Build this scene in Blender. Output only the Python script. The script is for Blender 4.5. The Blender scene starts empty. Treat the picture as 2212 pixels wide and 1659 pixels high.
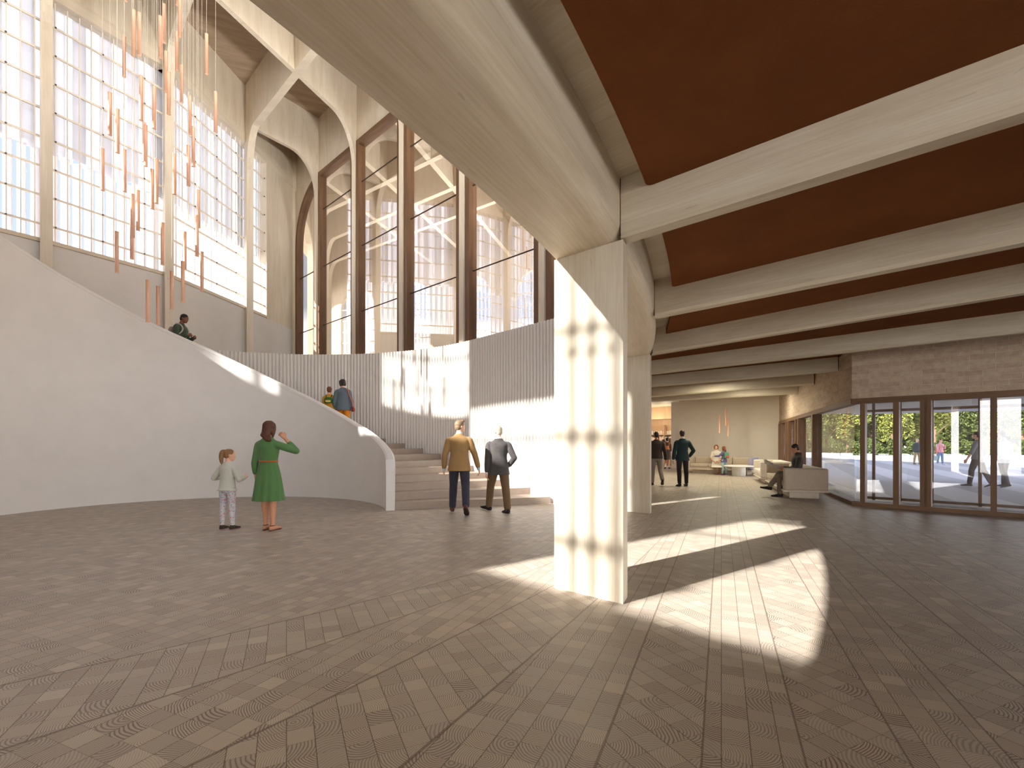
import bpy, bmesh, math, random
from mathutils import Vector, Matrix
random.seed(7)
V = Vector
PI = math.pi
SC = bpy.context.scene
COL = SC.collection
F, CAMH, CX, CY = 1045.0, 1.4, 1106.0, 958.0      # measured focal length (px), eye height (m), principal point

def G(u, v, z=0.0):                                # sight line cut with a level plane
    d = (CAMH - z) * F / (v - CY)
    return V(((u - CX) * d / F, d, z))
def ATD(u, v, d):                                  # sight line at a depth
    return V(((u - CX) * d / F, d, CAMH + (CY - v) * d / F))
def ONL(u, p, q):                                  # sight column cut with the plan line p-q
    k = (u - CX) / F
    dx, dy = q[0] - p[0], q[1] - p[1]
    t = (k * p[1] - p[0]) / (dx - k * dy)
    return V((p[0] + dx * t, p[1] + dy * t, 0))
def dirv(deg): return V((math.cos(math.radians(deg)), math.sin(math.radians(deg)), 0))

# ------------------------------------------------------------------ tags
def tag(o, label=None, cat=None, group=None, kind=None):
    if label: o['label'] = label
    if cat: o['category'] = cat
    if group: o['group'] = group
    if kind: o['kind'] = kind
    return o
def empty(name, loc, rz=0.0, label=None, cat=None, group=None, kind=None):
    o = bpy.data.objects.new(name, None)
    o.empty_display_size = 0.2
    COL.objects.link(o)
    o.location = loc
    o.rotation_euler = (0, 0, rz)
    return tag(o, label, cat, group, kind)

# ------------------------------------------------------------------ mesh builder
class MB:
    def __init__(s):
        s.v, s.f, s.uv = [], [], []
    def add(s, pts, faces, uvs=None):
        n = len(s.v)
        s.v += [tuple(p) for p in pts]
        for i, f in enumerate(faces):
            s.f.append([n + k for k in f])
            s.uv.append(uvs[i] if uvs else None)
        return s
    def box(s, o, ax, ay, az):                     # corner + three edge vectors
        o, ax, ay, az = V(o), V(ax), V(ay), V(az)
        if ax.cross(ay).dot(az) < 0: o, ax = o + ax, -ax
        p = [o, o+ax, o+ax+ay, o+ay, o+az, o+ax+az, o+ax+ay+az, o+ay+az]
        return s.add(p, [[0,3,2,1],[4,5,6,7],[0,1,5,4],[1,2,6,5],[2,3,7,6],[3,0,4,7]])
    def cbox(s, c, sx, sy, sz):
        return s.box((c[0]-sx/2, c[1]-sy/2, c[2]-sz/2), (sx,0,0), (0,sy,0), (0,0,sz))
    def prism(s, poly, ext):                       # planar polygon pushed along ext
        poly = [V(p) for p in poly]; ext = V(ext); n = len(poly)
        nrm = V((0,0,0))
        for i in range(n): nrm += poly[i].cross(poly[(i+1) % n])
        if nrm.dot(ext) > 0: poly = poly[::-1]
        pts = poly + [p + ext for p in poly]
        fs = [list(range(n)), list(range(2*n-1, n-1, -1))]
        for i in range(n):
            j = (i+1) % n
            fs.append([i, i+n, j+n, j][::1])
        return s.add(pts, fs)
    def bar(s, a, b, w, h=None, up=(0,0,1)):       # rectangular bar between two points
        a, b = V(a), V(b); h = h or w
        d = (b-a); L = d.length; d.normalize()
        up = V(up)
        if abs(d.dot(up)) > .95: up = V((0,1,0))
        x = d.cross(up).normalized(); y = x.cross(d).normalized()
        return s.box(a - x*w/2 - y*h/2, x*w, d*L, y*h)
    def tube(s, pts, rad, n=10, cap=True):
        pts = [V(p) for p in pts]
        rad = rad if isinstance(rad, (list, tuple)) else [rad]*len(pts)
        rings = []; ref = None
        for i, p in enumerate(pts):
            t = (pts[min(i+1, len(pts)-1)] - pts[max(i-1, 0)]).normalized()
            if ref is None:
                ref = t.orthogonal().normalized()
            ref = (ref - t*ref.dot(t))
            if ref.length < 1e-5: ref = t.orthogonal()
            ref.normalize(); b = t.cross(ref)
            rings.append([p + (ref*math.cos(2*PI*k/n) + b*math.sin(2*PI*k/n))*rad[i] for k in range(n)])
        return s.rings(rings, cap)
    def rings(s, rings, cap=True, closed=True):
        n = len(rings[0]); base = len(s.v); fs = []
        pts = [p for r in rings for p in r]
        for i in range(len(rings)-1):
            for k in range(n if closed else n-1):
                a, b = i*n+k, i*n+(k+1) % n
                fs.append([a, b, b+n, a+n])
        if cap:
            pts.append(sum((V(p) for p in rings[0]), V())/n); c0 = len(pts)-1
            pts.append(sum((V(p) for p in rings[-1]), V())/n); c1 = len(pts)-1
            m = (len(rings)-1)*n
            for k in range(n):
                fs.append([c0, (k+1) % n, k]); fs.append([c1, m+k, m+(k+1) % n])
        return s.add(pts, fs)
    def lathe(s, c, prof, n=32):                   # profile of (r, z)
        c = V(c)
        return s.rings([[c + V((r*math.cos(2*PI*k/n), r*math.sin(2*PI*k/n), z)) for k in range(n)] for r, z in prof])
    def sweep(s, path, prof, cap=True):            # path: [(point, outward unit vector)], prof: [(out, z)] closed
        L = [0]; n = len(prof)
        for i in range(1, len(path)): L.append(L[-1] + (V(path[i][0]) - V(path[i-1][0])).length)
        Q = [0]
        for i in range(1, n+1):
            a, b = prof[i-1], prof[i % n]; Q.append(Q[-1] + math.hypot(a[0]-b[0], a[1]-b[1]))
        pts = [V(p) + V(o)*r + V((0,0,z)) for p, o in path for r, z in prof]
        fs, uv = [], []
        for i in range(len(path)-1):
            for k in range(n):
                k2 = (k+1) % n
                fs.append([i*n+k, (i+1)*n+k, (i+1)*n+k2, i*n+k2])
                uv.append([(L[i], Q[k]), (L[i+1], Q[k]), (L[i+1], Q[k+1]), (L[i], Q[k+1])])
        if cap:
            m = (len(path)-1)*n
            fs.append(list(range(n))); uv.append(None)
            fs.append([m+k for k in range(n)][::-1]); uv.append(None)
        return s.add(pts, fs, uv)
    def build(s, name, mat, parent=None, grain=(0,0,1), smooth=False, fix=True, auto=None):
        me = bpy.data.meshes.new(name)
        me.from_pydata(s.v, [], s.f)
        me.update()
        g = V(grain).normalized()
        lay = me.uv_layers.new(name='UVMap')
        for pl in me.polygons:
            ex = s.uv[pl.index]
            if ex:
                for j, li in enumerate(pl.loop_indices): lay.data[li].uv = ex[j]
                continue
            nrm = pl.normal
            gg = g - nrm*g.dot(nrm)
            if gg.length < .2:
                gg = V((1,0,0)) - nrm*nrm.x
                if gg.length < .2: gg = V((0,1,0)) - nrm*nrm.y
            gg.normalize(); hh = nrm.cross(gg)
            for li in pl.loop_indices:
                p = me.vertices[me.loops[li].vertex_index].co
                lay.data[li].uv = (p.dot(gg), p.dot(hh))
        if fix:
            bm = bmesh.new(); bm.from_mesh(me)
            bmesh.ops.recalc_face_normals(bm, faces=bm.faces)
            bm.to_mesh(me); bm.free()
        if smooth or auto:
            me.polygons.foreach_set('use_smooth', [True]*len(me.polygons))
        if auto:
            try: me.set_sharp_from_angle(angle=math.radians(auto))
            except Exception: pass
        o = bpy.data.objects.new(name, me)
        COL.objects.link(o)
        if mat: me.materials.append(mat)
        if parent: o.parent = parent
        return o

def rounded(mb_or_box, r, seg=3):
    pass
def rbox(name, mat, parent, c, size, r=.04, seg=3, puff=0.0):
    bm = bmesh.new()
    bmesh.ops.create_cube(bm, size=1.0)
    for v in bm.verts: v.co = V((v.co.x*size[0], v.co.y*size[1], v.co.z*size[2])) + V(c)
    bmesh.ops.bevel(bm, geom=list(bm.edges), offset=r, segments=seg, profile=.6, affect='EDGES')
    me = bpy.data.meshes.new(name); bm.to_mesh(me); bm.free()
    me.polygons.foreach_set('use_smooth', [True]*len(me.polygons))
    try: me.set_sharp_from_angle(angle=math.radians(50))
    except Exception: pass
    o = bpy.data.objects.new(name, me); COL.objects.link(o); me.materials.append(mat)
    if parent: o.parent = parent
    return o

# ------------------------------------------------------------------ materials
def srgb(r, g, b):
    f = lambda c: (c/255/12.92) if c/255 <= .04045 else ((c/255+.055)/1.055)**2.4
    return (f(r), f(g), f(b), 1)
class NT:
    def __init__(s, name):
        s.m = bpy.data.materials.new(name); s.m.use_nodes = True
        s.t = s.m.node_tree; s.b = s.t.nodes['Principled BSDF']; s.out = s.t.nodes['Material Output']
    def n(s, kind, **kw):
        nd = s.t.nodes.new(kind)
        for k, v in kw.items(): setattr(nd, k, v)
        return nd
    def put(s, sock, val):
        if isinstance(val, bpy.types.NodeSocket): s.t.links.new(val, sock)
        elif val is not None: sock.default_value = val
    def M(s, op, a, b=None, c=None):
        nd = s.n('ShaderNodeMath', operation=op)
        for i, x in enumerate((a, b, c)):
            if x is not None: s.put(nd.inputs[i], x)
        return nd.outputs[0]
    def noise(s, vec, scale, detail=3, rough=.5, dist=0):
        nd = s.n('ShaderNodeTexNoise'); s.put(nd.inputs['Vector'], vec)
        nd.inputs['Scale'].default_value = scale; nd.inputs['Detail'].default_value = detail
        nd.inputs['Roughness'].default_value = rough; nd.inputs['Distortion'].default_value = dist
        return nd.outputs['Fac']
    def ramp(s, fac, stops):
        nd = s.n('ShaderNodeValToRGB'); s.put(nd.inputs[0], fac)
        e = nd.color_ramp.elements
        while len(e) < len(stops): e.new(.5)
        for i, (p, c) in enumerate(stops): e[i].position = p; e[i].color = c
        return nd.outputs[0]
    def mix(s, fac, a, b, mode='MIX'):
        nd = s.n('ShaderNodeMix', data_type='RGBA', blend_type=mode)
        s.put(nd.inputs[0], fac); s.put(nd.inputs[6], a); s.put(nd.inputs[7], b)
        return nd.outputs[2]
    def comb(s, x, y, z=0.0):
        nd = s.n('ShaderNodeCombineXYZ')
        for i, q in enumerate((x, y, z)): s.put(nd.inputs[i], q)
        return nd.outputs[0]
    def sep(s, v):
        nd = s.n('ShaderNodeSeparateXYZ'); s.put(nd.inputs[0], v); return nd.outputs
    def bump(s, h, strength=.2, dist=.01):
        nd = s.n('ShaderNodeBump'); s.put(nd.inputs['Height'], h)
        nd.inputs['Strength'].default_value = strength; nd.inputs['Distance'].default_value = dist
        s.put(s.b.inputs['Normal'], nd.outputs[0])
    def pos(s): return s.n('ShaderNodeNewGeometry').outputs['Position']
    def uv(s): return s.n('ShaderNodeTexCoord').outputs['UV']
    def obj(s): return s.n('ShaderNodeTexCoord').outputs['Object']
    def base(s, col, rough=.6, spec=None, metal=0):
        s.put(s.b.inputs['Base Color'], col); s.b.inputs['Roughness'].default_value = rough
        if spec is not None: s.b.inputs['Specular IOR Level'].default_value = spec
        s.b.inputs['Metallic'].default_value = metal
        return s.m

def m_wood(name, c, dark, rough=.55, contrast=1.0, plank=0.0):
    t = NT(name); x, y, _ = t.sep(t.uv())
    cloud = t.noise(t.comb(t.M('MULTIPLY', x, .35), t.M('MULTIPLY', y, 2.2)), 1.6, 4, .55, .6)
    streak = t.noise(t.comb(t.M('MULTIPLY', x, 1.1), t.M('MULTIPLY', y, 34)), 1.5, 4, .6, .3)
    fac = t.M('ADD', t.M('MULTIPLY', cloud, .6), t.M('MULTIPLY', streak, .45))
    k = .16/contrast
    col = t.ramp(fac, [(.52-k, c), (.52+k, dark)])
    knot = t.noise(t.comb(t.M('MULTIPLY', x, .9), t.M('MULTIPLY', y, 5)), 2.3, 2, .5, 1.0)
    kn = t.M('MULTIPLY', t.M('GREATER_THAN', knot, .72), .25)
    col = t.mix(kn, col, tuple(q*.55 for q in dark[:3]) + (1,))
    t.bump(streak, .06, .01)
    return t.base(col, rough, .3)
def m_plain(name, c, rough=.7, spec=.3, var=.06, scale=6, bump=0.0, bscale=80, metal=0):
    t = NT(name)
    n = t.noise(t.obj(), scale, 4, .6)
    d = tuple(q*(1-var) for q in c[:3]) + (1,); l = tuple(min(1, q*(1+var)) for q in c[:3]) + (1,)
    col = t.ramp(n, [(.35, d), (.65, l)])
    if bump: t.bump(t.noise(t.obj(), bscale, 3, .6), bump, .01)
    return t.base(col, rough, spec, metal)
def m_glass(name, refl, tint=(1,1,1,1), ior=1.45, rough=0.0):
    t = NT(name); t.t.nodes.remove(t.b)
    tr = t.n('ShaderNodeBsdfTransparent'); tr.inputs[0].default_value = tint
    gl = t.n('ShaderNodeBsdfGlossy'); gl.inputs['Roughness'].default_value = rough
    gl.inputs['Color'].default_value = (.95, .95, .97, 1)
    lw = t.n('ShaderNodeLayerWeight'); lw.inputs['Blend'].default_value = .5
    fac = t.M('ADD', refl, t.M('MULTIPLY', t.M('POWER', lw.outputs['Facing'], 5.0), (1-refl)*.8))
    mx = t.n('ShaderNodeMixShader')
    t.put(mx.inputs[0], fac); t.put(mx.inputs[1], tr.outputs[0]); t.put(mx.inputs[2], gl.outputs[0])
    t.put(t.out.inputs[0], mx.outputs[0])
    return t.m
def m_emit(name, c, s):
    t = NT(name); t.b.inputs['Emission Color'].default_value = c; t.b.inputs['Emission Strength'].default_value = s
    return t.base(c, .5)
def m_brick():
    t = NT('pale_brick'); x, y, _ = t.sep(t.uv())
    br = t.n('ShaderNodeTexBrick'); t.put(br.inputs['Vector'], t.comb(x, y))
    br.inputs['Scale'].default_value = 1; br.inputs['Brick Width'].default_value = .36
    br.inputs['Row Height'].default_value = .105; br.inputs['Mortar Size'].default_value = .009
    br.inputs['Mortar Smooth'].default_value = .4
    br.inputs['Color1'].default_value = srgb(196, 176, 156); br.inputs['Color2'].default_value = srgb(172, 148, 128)
    br.inputs['Mortar'].default_value = srgb(214, 200, 182)
    n = t.noise(t.comb(x, y), 9, 5, .65)
    col = t.mix(.35, br.outputs['Color'], t.ramp(n, [(.35, srgb(150, 128, 110)), (.7, srgb(208, 190, 170))]))
    h = t.M('SUBTRACT', t.M('MULTIPLY', n, .35), br.outputs['Fac'])
    t.bump(h, .8, .015)
    return t.base(col, .85, .2)
def m_floor():
    t = NT('end_grain_blocks'); x, y, _ = t.sep(t.pos())
    ca, sa = math.cos(math.radians(66.6)), math.sin(math.radians(66.6))
    a = t.M('ADD', t.M('MULTIPLY', x, ca), t.M('MULTIPLY', y, sa))
    b = t.M('SUBTRACT', t.M('MULTIPLY', x, sa), t.M('MULTIPLY', y, ca))
    dx, dy = t.M('ADD', x, 20.25), t.M('SUBTRACT', y, 23.6)
    r = t.M('SQRT', t.M('ADD', t.M('MULTIPLY', dx, dx), t.M('MULTIPLY', dy, dy)))
    atr = t.M('LESS_THAN', r, 27.05)
    am = t.M('SUBTRACT', t.M('MINIMUM', a, 13.65), 13.65)
    W = t.M('ADD', t.M('MULTIPLY', t.M('MULTIPLY', am, am), .0178/4), .14)
    qo = t.M('DIVIDE', t.M('ADD', b, .08), .42)
    qi = t.M('SUBTRACT', t.M('DIVIDE', t.M('ADD', b, .5), W), 1.0)
    inner = t.M('LESS_THAN', b, -.5)
    q = t.M('ADD', t.M('MULTIPLY', inner, qi), t.M('MULTIPLY', t.M('SUBTRACT', 1.0, inner), qo))
    q = t.M('MAXIMUM', q, -4.98)
    idx = t.M('FLOOR', q)
    par = t.M('FLOORED_MODULO', idx, 2.0)
    par = t.M('MULTIPLY', par, t.M('SUBTRACT', 1.0, atr))
    c2, s2 = math.cos(math.radians(115)), math.sin(math.radians(115))
    a2 = t.M('ADD', t.M('MULTIPLY', x, c2), t.M('MULTIPLY', y, s2))
    b2 = t.M('SUBTRACT', t.M('MULTIPLY', x, s2), t.M('MULTIPLY', y, c2))
    ip = t.M('SUBTRACT', 1.0, par)
    s = .1235
    cu = t.M('DIVIDE', t.M('ADD', t.M('MULTIPLY', ip, a), t.M('MULTIPLY', par, a2)), s)
    cv = t.M('DIVIDE', t.M('ADD', t.M('MULTIPLY', ip, b), t.M('MULTIPLY', par, b2)), s)
    iu, iv = t.M('FLOOR', cu), t.M('FLOOR', cv)
    wn = t.n('ShaderNodeTexWhiteNoise', noise_dimensions='3D'); t.put(wn.inputs['Vector'], t.comb(iu, iv, par))
    rr, rg, rb = t.sep(wn.outputs['Color'])
    fu, fv = t.M('SUBTRACT', t.M('SUBTRACT', cu, iu), .5), t.M('SUBTRACT', t.M('SUBTRACT', cv, iv), .5)
    ox = t.M('MULTIPLY', t.M('SUBTRACT', rr, .5), 3.2); oy = t.M('MULTIPLY', t.M('SUBTRACT', rg, .5), 3.2)
    px, py = t.M('SUBTRACT', fu, ox), t.M('SUBTRACT', fv, oy)
    dist = t.M('SQRT', t.M('ADD', t.M('MULTIPLY', px, px), t.M('MULTIPLY', py, py)))
    wob = t.noise(t.comb(cu, cv), 1.4, 2, .5)
    ph = t.M('MULTIPLY', t.M('ADD', dist, t.M('MULTIPLY', wob, .16)), t.M('ADD', 36.0, t.M('MULTIPLY', rb, 36.0)))
    ring = t.M('POWER', t.M('ADD', t.M('MULTIPLY', t.M('SINE', ph), .5), .5), 2.2)
    amp = t.M('ADD', .28, t.M('MULTIPLY', wn.outputs['Value'], .62))
    base = t.ramp(rb, [(0, srgb(174, 165, 152)), (.5, srgb(180, 171, 157)), (.85, srgb(186, 176, 160)), (1, srgb(198, 188, 170))])
    col = t.mix(t.M('MULTIPLY', ring, amp), base, srgb(94, 62, 42))
    fine = t.noise(t.comb(cu, cv), 14, 4, .7)
    col = t.mix(t.M('MULTIPLY', fine, .25), col, srgb(150, 130, 112))
    e1 = t.M('GREATER_THAN', t.M('ABSOLUTE', fv), .482)
    e2 = t.M('GREATER_THAN', t.M('ABSOLUTE', fu), .490)
    fq = t.M('SUBTRACT', q, idx)
    e3 = t.M('MULTIPLY', t.M('GREATER_THAN', t.M('ABSOLUTE', t.M('SUBTRACT', fq, .5)), .488), t.M('SUBTRACT', 1.0, atr))
    e4 = t.M('LESS_THAN', t.M('ABSOLUTE', t.M('SUBTRACT', r, 27.05)), .006)
    e = t.M('MINIMUM', t.M('ADD', t.M('ADD', t.M('MULTIPLY', e1, .75), t.M('MULTIPLY', e2, .5)), t.M('ADD', t.M('MULTIPLY', e3, .6), t.M('MULTIPLY', e4, .8))), .85)
    col = t.mix(e, col, srgb(84, 66, 54))
    t.bump(t.M('SUBTRACT', t.M('MULTIPLY', ring, .15), e), .12, .004)
    t.put(t.b.inputs['Roughness'], t.M('ADD', .40, t.M('MULTIPLY', fine, .16)))
    t.put(t.b.inputs['Base Color'], col); t.b.inputs['Specular IOR Level'].default_value = .28
    return t.m
def m_plaza():
    t = NT('plaza_paving'); x, y, _ = t.sep(t.pos())
    s = t.M('SUBTRACT', t.M('MULTIPLY', x, .866), t.M('MULTIPLY', y, .5))
    st = t.M('GREATER_THAN', t.M('FRACT', t.M('DIVIDE', s, 2.3)), .52)
    n = t.noise(t.comb(x, y), 2.5, 4, .6)
    col = t.mix(st, srgb(180, 178, 181), srgb(214, 212, 215))
    col = t.mix(t.M('MULTIPLY', n, .3), col, srgb(180, 174, 170))
    return t.base(col, .75, .25)
def m_fabric(name, c, rough=.9, var=.08, scale=260):
    t = NT(name)
    w = t.noise(t.obj(), scale, 2, .7); big = t.noise(t.obj(), 9, 3, .6)
    f = t.M('ADD', t.M('MULTIPLY', w, .5), t.M('MULTIPLY', big, .5))
    d = tuple(q*(1-var) for q in c[:3]) + (1,); l = tuple(min(1, q*(1+var)) for q in c[:3]) + (1,)
    col = t.ramp(f, [(.35, d), (.65, l)])
    t.bump(w, .12, .004)
    m = t.base(col, rough, .15)
    t.b.inputs['Sheen Weight'].default_value = .15
    return m
def m_floral():
    t = NT('floral_leggings')
    v = t.n('ShaderNodeTexVoronoi'); v.inputs['Scale'].default_value = 46; t.put(v.inputs['Vector'], t.obj())
    hue = t.sep(v.outputs['Color'])[0]
    c = t.ramp(hue, [(0, srgb(200, 96, 110)), (.35, srgb(196, 190, 190)), (.6, srgb(126, 168, 178)), (.8, srgb(214, 205, 200)), (1, srgb(180, 120, 140))])
    c = t.mix(t.M('GREATER_THAN', v.outputs['Distance'], .55), c, srgb(190, 188, 190))
    return t.base(c, .9, .1)
def m_plaid():
    t = NT('plaid_cloth'); x, y, z = t.sep(t.obj())
    a = t.M('GREATER_THAN', t.M('FRACT', t.M('MULTIPLY', x, 11)), .5); b = t.M('GREATER_THAN', t.M('FRACT', t.M('MULTIPLY', z, 11)), .5)
    c = t.mix(t.M('MULTIPLY', t.M('ADD', a, b), .5), srgb(200, 40, 60), srgb(232, 210, 214))
    return t.base(c, .85, .1)
def m_brown_panel():
    t = NT('rust_acoustic_panel')
    n = t.noise(t.pos(), 1.1, 4, .6); f = t.noise(t.pos(), 55, 3, .6)
    col = t.ramp(n, [(.3, srgb(108, 65, 36)), (.7, srgb(122, 75, 43))])
    t.bump(f, .25, .01)
    return t.base(col, .9, .1)
def m_leaf(name, a, b):
    t = NT(name)
    n = t.noise(t.pos(), 2.2, 3, .7)
    r = t.n('ShaderNodeNewGeometry').outputs['Random Per Island']
    col = t.ramp(t.M('ADD', t.M('MULTIPLY', n, .6), t.M('MULTIPLY', r, .4)), [(.3, a), (.7, b)])
    m = t.base(col, .6, .3)
    return m

M = {}
M['wood'] = m_wood('pale_timber', srgb(214, 206, 189), srgb(190, 176, 153))
M['ring'] = m_wood('ring_timber_lightened', srgb(228, 217, 198), srgb(202, 186, 160))  # same timber as the beams, lightened so the shaded ring reads brighter
M['wood_rib'] = m_wood('rib_timber', srgb(218, 207, 188), srgb(200, 185, 162))
M['coffer'] = m_wood('coffer_board', srgb(184, 164, 142), srgb(158, 138, 117), .75, 1.2)
M['brown_wood'] = m_wood('stained_timber', srgb(126, 94, 68), srgb(98, 72, 50), .5)
M['shop_wood'] = m_wood('shop_timber', srgb(216, 184, 150), srgb(196, 162, 128), .55)
M['rust'] = m_brown_panel()
M['plaster'] = m_plain('pale_plaster', srgb(212, 208, 202), .85, .15, .02, 2, .04, 140)
M['flute'] = m_plain('fluted_plaster', srgb(222, 217, 209), .8, .15, .015, 2)
M['white_wall'] = m_plain('white_plaster', srgb(226, 216, 202), .85, .15, .015, 2)
M['fin'] = m_plain('white_fin', srgb(238, 236, 236), .5, .3, .01, 2)
def m_frost(name, c, tr=.5):
    t = NT(name); x = t.n('ShaderNodeBsdfTranslucent'); x.inputs[0].default_value = c
    t.b.inputs['Base Color'].default_value = c; t.b.inputs['Roughness'].default_value = .6
    mx = t.n('ShaderNodeMixShader'); mx.inputs[0].default_value = tr
    t.put(mx.inputs[1], t.b.outputs[0]); t.put(mx.inputs[2], x.outputs[0]); t.put(t.out.inputs[0], mx.outputs[0]); return t.m
M['frost'] = m_frost('frosted_board', srgb(236, 237, 240), .33)
M['infill_dim'] = m_frost('added_infill_panel', srgb(196, 190, 180), .04)
M['fin'] = m_frost('white_fin', srgb(240, 238, 238), .3)
M['rod'] = m_plain('pale_rod', srgb(226, 216, 200), .5, .4, .02, 3)
M['step'] = m_plain('dark_stone', srgb(150, 134, 120), .38, .4, .05, 5)
M['brick'] = m_brick()
M['floor'] = m_floor()
M['plaza'] = m_plaza()
M['grass'] = m_plain('lawn', srgb(96, 120, 50), .9, .1, .3, 3)
M['glass'] = m_glass('storefront_glass', .055, (.96, .97, .98, 1), 1.2)
M['glass_hall'] = m_glass('screen_glass', .30, (.93, .91, .89, 1), 1.5)
M['glass_clear'] = m_glass('clear_glass', .0, (.98, .98, 1, 1), 1.1)
M['gap'] = m_plain('dark_joint', srgb(70, 55, 42), .8)
M['copper'] = m_plain('copper_tube', srgb(216, 168, 138), .36, .5, .05, 14, metal=.25)
M['cord'] = m_plain('pale_cord', srgb(214, 206, 192), .7)
M['canopy'] = m_plain('white_soffit', srgb(226, 224, 226), .7)
M['metal'] = m_plain('grey_metal', srgb(96, 92, 90), .4, .5, .05, 4, metal=.5)
M['sofa'] = m_fabric('greige_upholstery', srgb(186, 170, 152))
M['sofa_pale'] = m_fabric('pale_upholstery', srgb(216, 206, 192))
M['sofa_blue'] = m_fabric('blue_grey_upholstery', srgb(150, 144, 164))
M['sofa_rail'] = m_plain('pale_rail', srgb(206, 192, 174), .5, .4)
M['white_table'] = m_plain('white_lacquer', srgb(236, 232, 228), .35, .5, .01)
M['paper'] = m_plain('newsprint', srgb(224, 221, 214), .8, .1, .12, 22)
M['bark'] = m_plain('bark', srgb(122, 100, 76), .9, .1, .25, 5)
M['leafA'] = m_leaf('leaves_light', srgb(76, 86, 32), srgb(156, 158, 74))
M['leafB'] = m_leaf('leaves_dark', srgb(40, 52, 20), srgb(96, 108, 46))
# =================================================================== ARCHITECTURE
def struct(o, label, cat): return tag(o, label, cat, kind='structure')
RC, R_IN, R_OUT = V((-22.25, 15.2, 0)), 25.0, 25.66
SOFF, TIMB, PANZ = 3.18, 3.71, 3.55
def rp(th, r, z=0.0): return RC + dirv(th)*r + V((0,0,z))
K = V((7.67, 10.92, 0))                                  # glazed corner
FLd, FRd = dirv(67.8), V((.7071, -.7071, 0))
BW = V((12.31, 22.28, 0)); BWd = V((-.743, .67, 0)); BWn = V((.67, .743, 0))

# floor and plaza
mb = MB(); mb.prism([(-32,-16,0), (18,-16,0), (18,.6,0), K+V((.05,.05,0)), BW+V((.1,.05,0)), (16,38,0), (-32,38,0)], (0,0,-.3))
struct(mb.build('floor', M['floor']), 'pale end-grain wood block floor with curved bands', 'floor')
mb = MB(); mb.prism([(18,-16,-.02), (160,-16,-.02), (160,140,-.02), (16,140,-.02), (16,38,-.02), BW+V((.12,.05,-.02)), K+V((.07,.05,-.02)), (18,.62,-.02)], (0,0,-.3))
struct(mb.build('plaza_ground', M['plaza']), 'pale paved plaza outside the glazed front', 'plaza')
mb = MB(); mb.prism([(20,66,0.0), (150,66,0.0), (150,138,0.0), (20,138,0.0)], (0,0,.04))
struct(mb.build('lawn_ground', M['grass']), 'strip of lawn under the trees beyond the plaza', 'lawn')

# ring beam
def arcpath(th0, th1, r, n): return [(rp(th0 + (th1-th0)*i/n, r), dirv(th0 + (th1-th0)*i/n)) for i in range(n+1)]
prof = [(0, 3.18), (.52, 3.18)] + [(.52 + .14*math.sin(a), 3.32 - .14*math.cos(a)) for a in [PI/2*i/8 for i in range(1, 9)]] + [(.66, 3.90), (0, 3.90)]
mb = MB(); mb.sweep(arcpath(-58, 22, R_IN, 120), prof)
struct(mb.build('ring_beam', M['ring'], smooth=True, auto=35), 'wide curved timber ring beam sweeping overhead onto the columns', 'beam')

# blade columns
dr, dt = dirv(-41.1), dirv(66.5)
for p0, lab in [(V((.410, 4.70, 0)), 'nearest timber blade column, lit by window sunlight'),
                (V((2.196, 10.14, 0)), 'second timber blade column standing behind the nearest one')]:
    mb = MB(); a, b = p0, p0 + dr*.74
    mb.prism([a, b, b + dt*.21, a + dt*.21], (0,0,3.18))
    struct(mb.build('timber_column', M['wood']), lab, 'column')

# radial ceiling beams over the lower foyer: far bottom edge traced between two plan points
BL = [((1.045,4.398),(2.902,2.742)), ((2.07,7.07),(4.707,4.447)), ((2.868,10.0),(6.241,5.897)), ((3.654,12.77),(8.43,7.97)),
      ((4.46,15.6),(8.16,12.2)), ((5.44,19.0),(9.23,14.93)), ((6.05,21.1),(10.4,17.75))]
def ring_hit(p, d, r):
    q = p - RC; b = q.dot(d); c = q.dot(q) - r*r
    return p + d*(-b + math.sqrt(b*b - c))
BEAMS = []
ordn = ['first', 'second', 'third', 'fourth', 'fifth', 'sixth', 'seventh']
for i, (a, b) in enumerate(BL):
    a, b = V((*a, 0)), V((*b, 0)); d = (b - a).normalized()
    far = ring_hit(a, d, R_OUT)
    if i < 4: end = a + d*12.5
    else:
        w = K; n = V((-FLd.y, FLd.x, 0)); t = (w - a).dot(n)/d.dot(n); end = a + d*(t + .05)
    off = V((-d.y, d.x, 0)) * -.2                       # towards the camera
    near = ring_hit(a + off, d, R_OUT)
    BEAMS.append((far, end, d, off))
    c = .035
    sec = [(0, TIMB), (0, SOFF+.02+c), (c/.2, SOFF+.02), (1-c/.2, SOFF+.02), (1, SOFF+.02+c), (1, TIMB)]
    mb = MB(); mb.rings([[near.lerp(far, s_) + V((0,0,z)) for s_, z in sec], [(end+off).lerp(end, s_) + V((0,0,z)) for s_, z in sec]])
    o = mb.build('ceiling_beam', M['wood'], grain=d)
    struct(o, ordn[i] + ' radial timber ceiling beam counted from the nearest column', 'beam')
    # dark shadow gap where it meets the ring
    g = MB(); n2 = (near - far).normalized()
    g.box(near + d*-.004 + V((0,0,SOFF+.03)) + off.normalized()*.006, d*.01, -off.normalized()*.01, (0,0,TIMB-SOFF-.03))
    g.build('joint_gap', M['gap'], o)

# timber soffit above the panels
arc = [rp(th, R_OUT - .05, TIMB) for th in [-56 + 72*i/40 for i in range(41)]]
mb = MB(); mb.prism(arc + [V((4.2,30,TIMB)), V((7,36,TIMB)), V((16,36,TIMB)), BW+V((.4,0,TIMB)), K+V((.3,.1,TIMB)), V((18,.9,TIMB)), V((18,-13,TIMB)), V((0,-13,TIMB))], (0,0,.2))
struct(mb.build('ceiling_foyer', M['wood'], grain=dirv(-42)), 'timber soffit above the rust coloured ceiling panels', 'ceiling')

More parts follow.
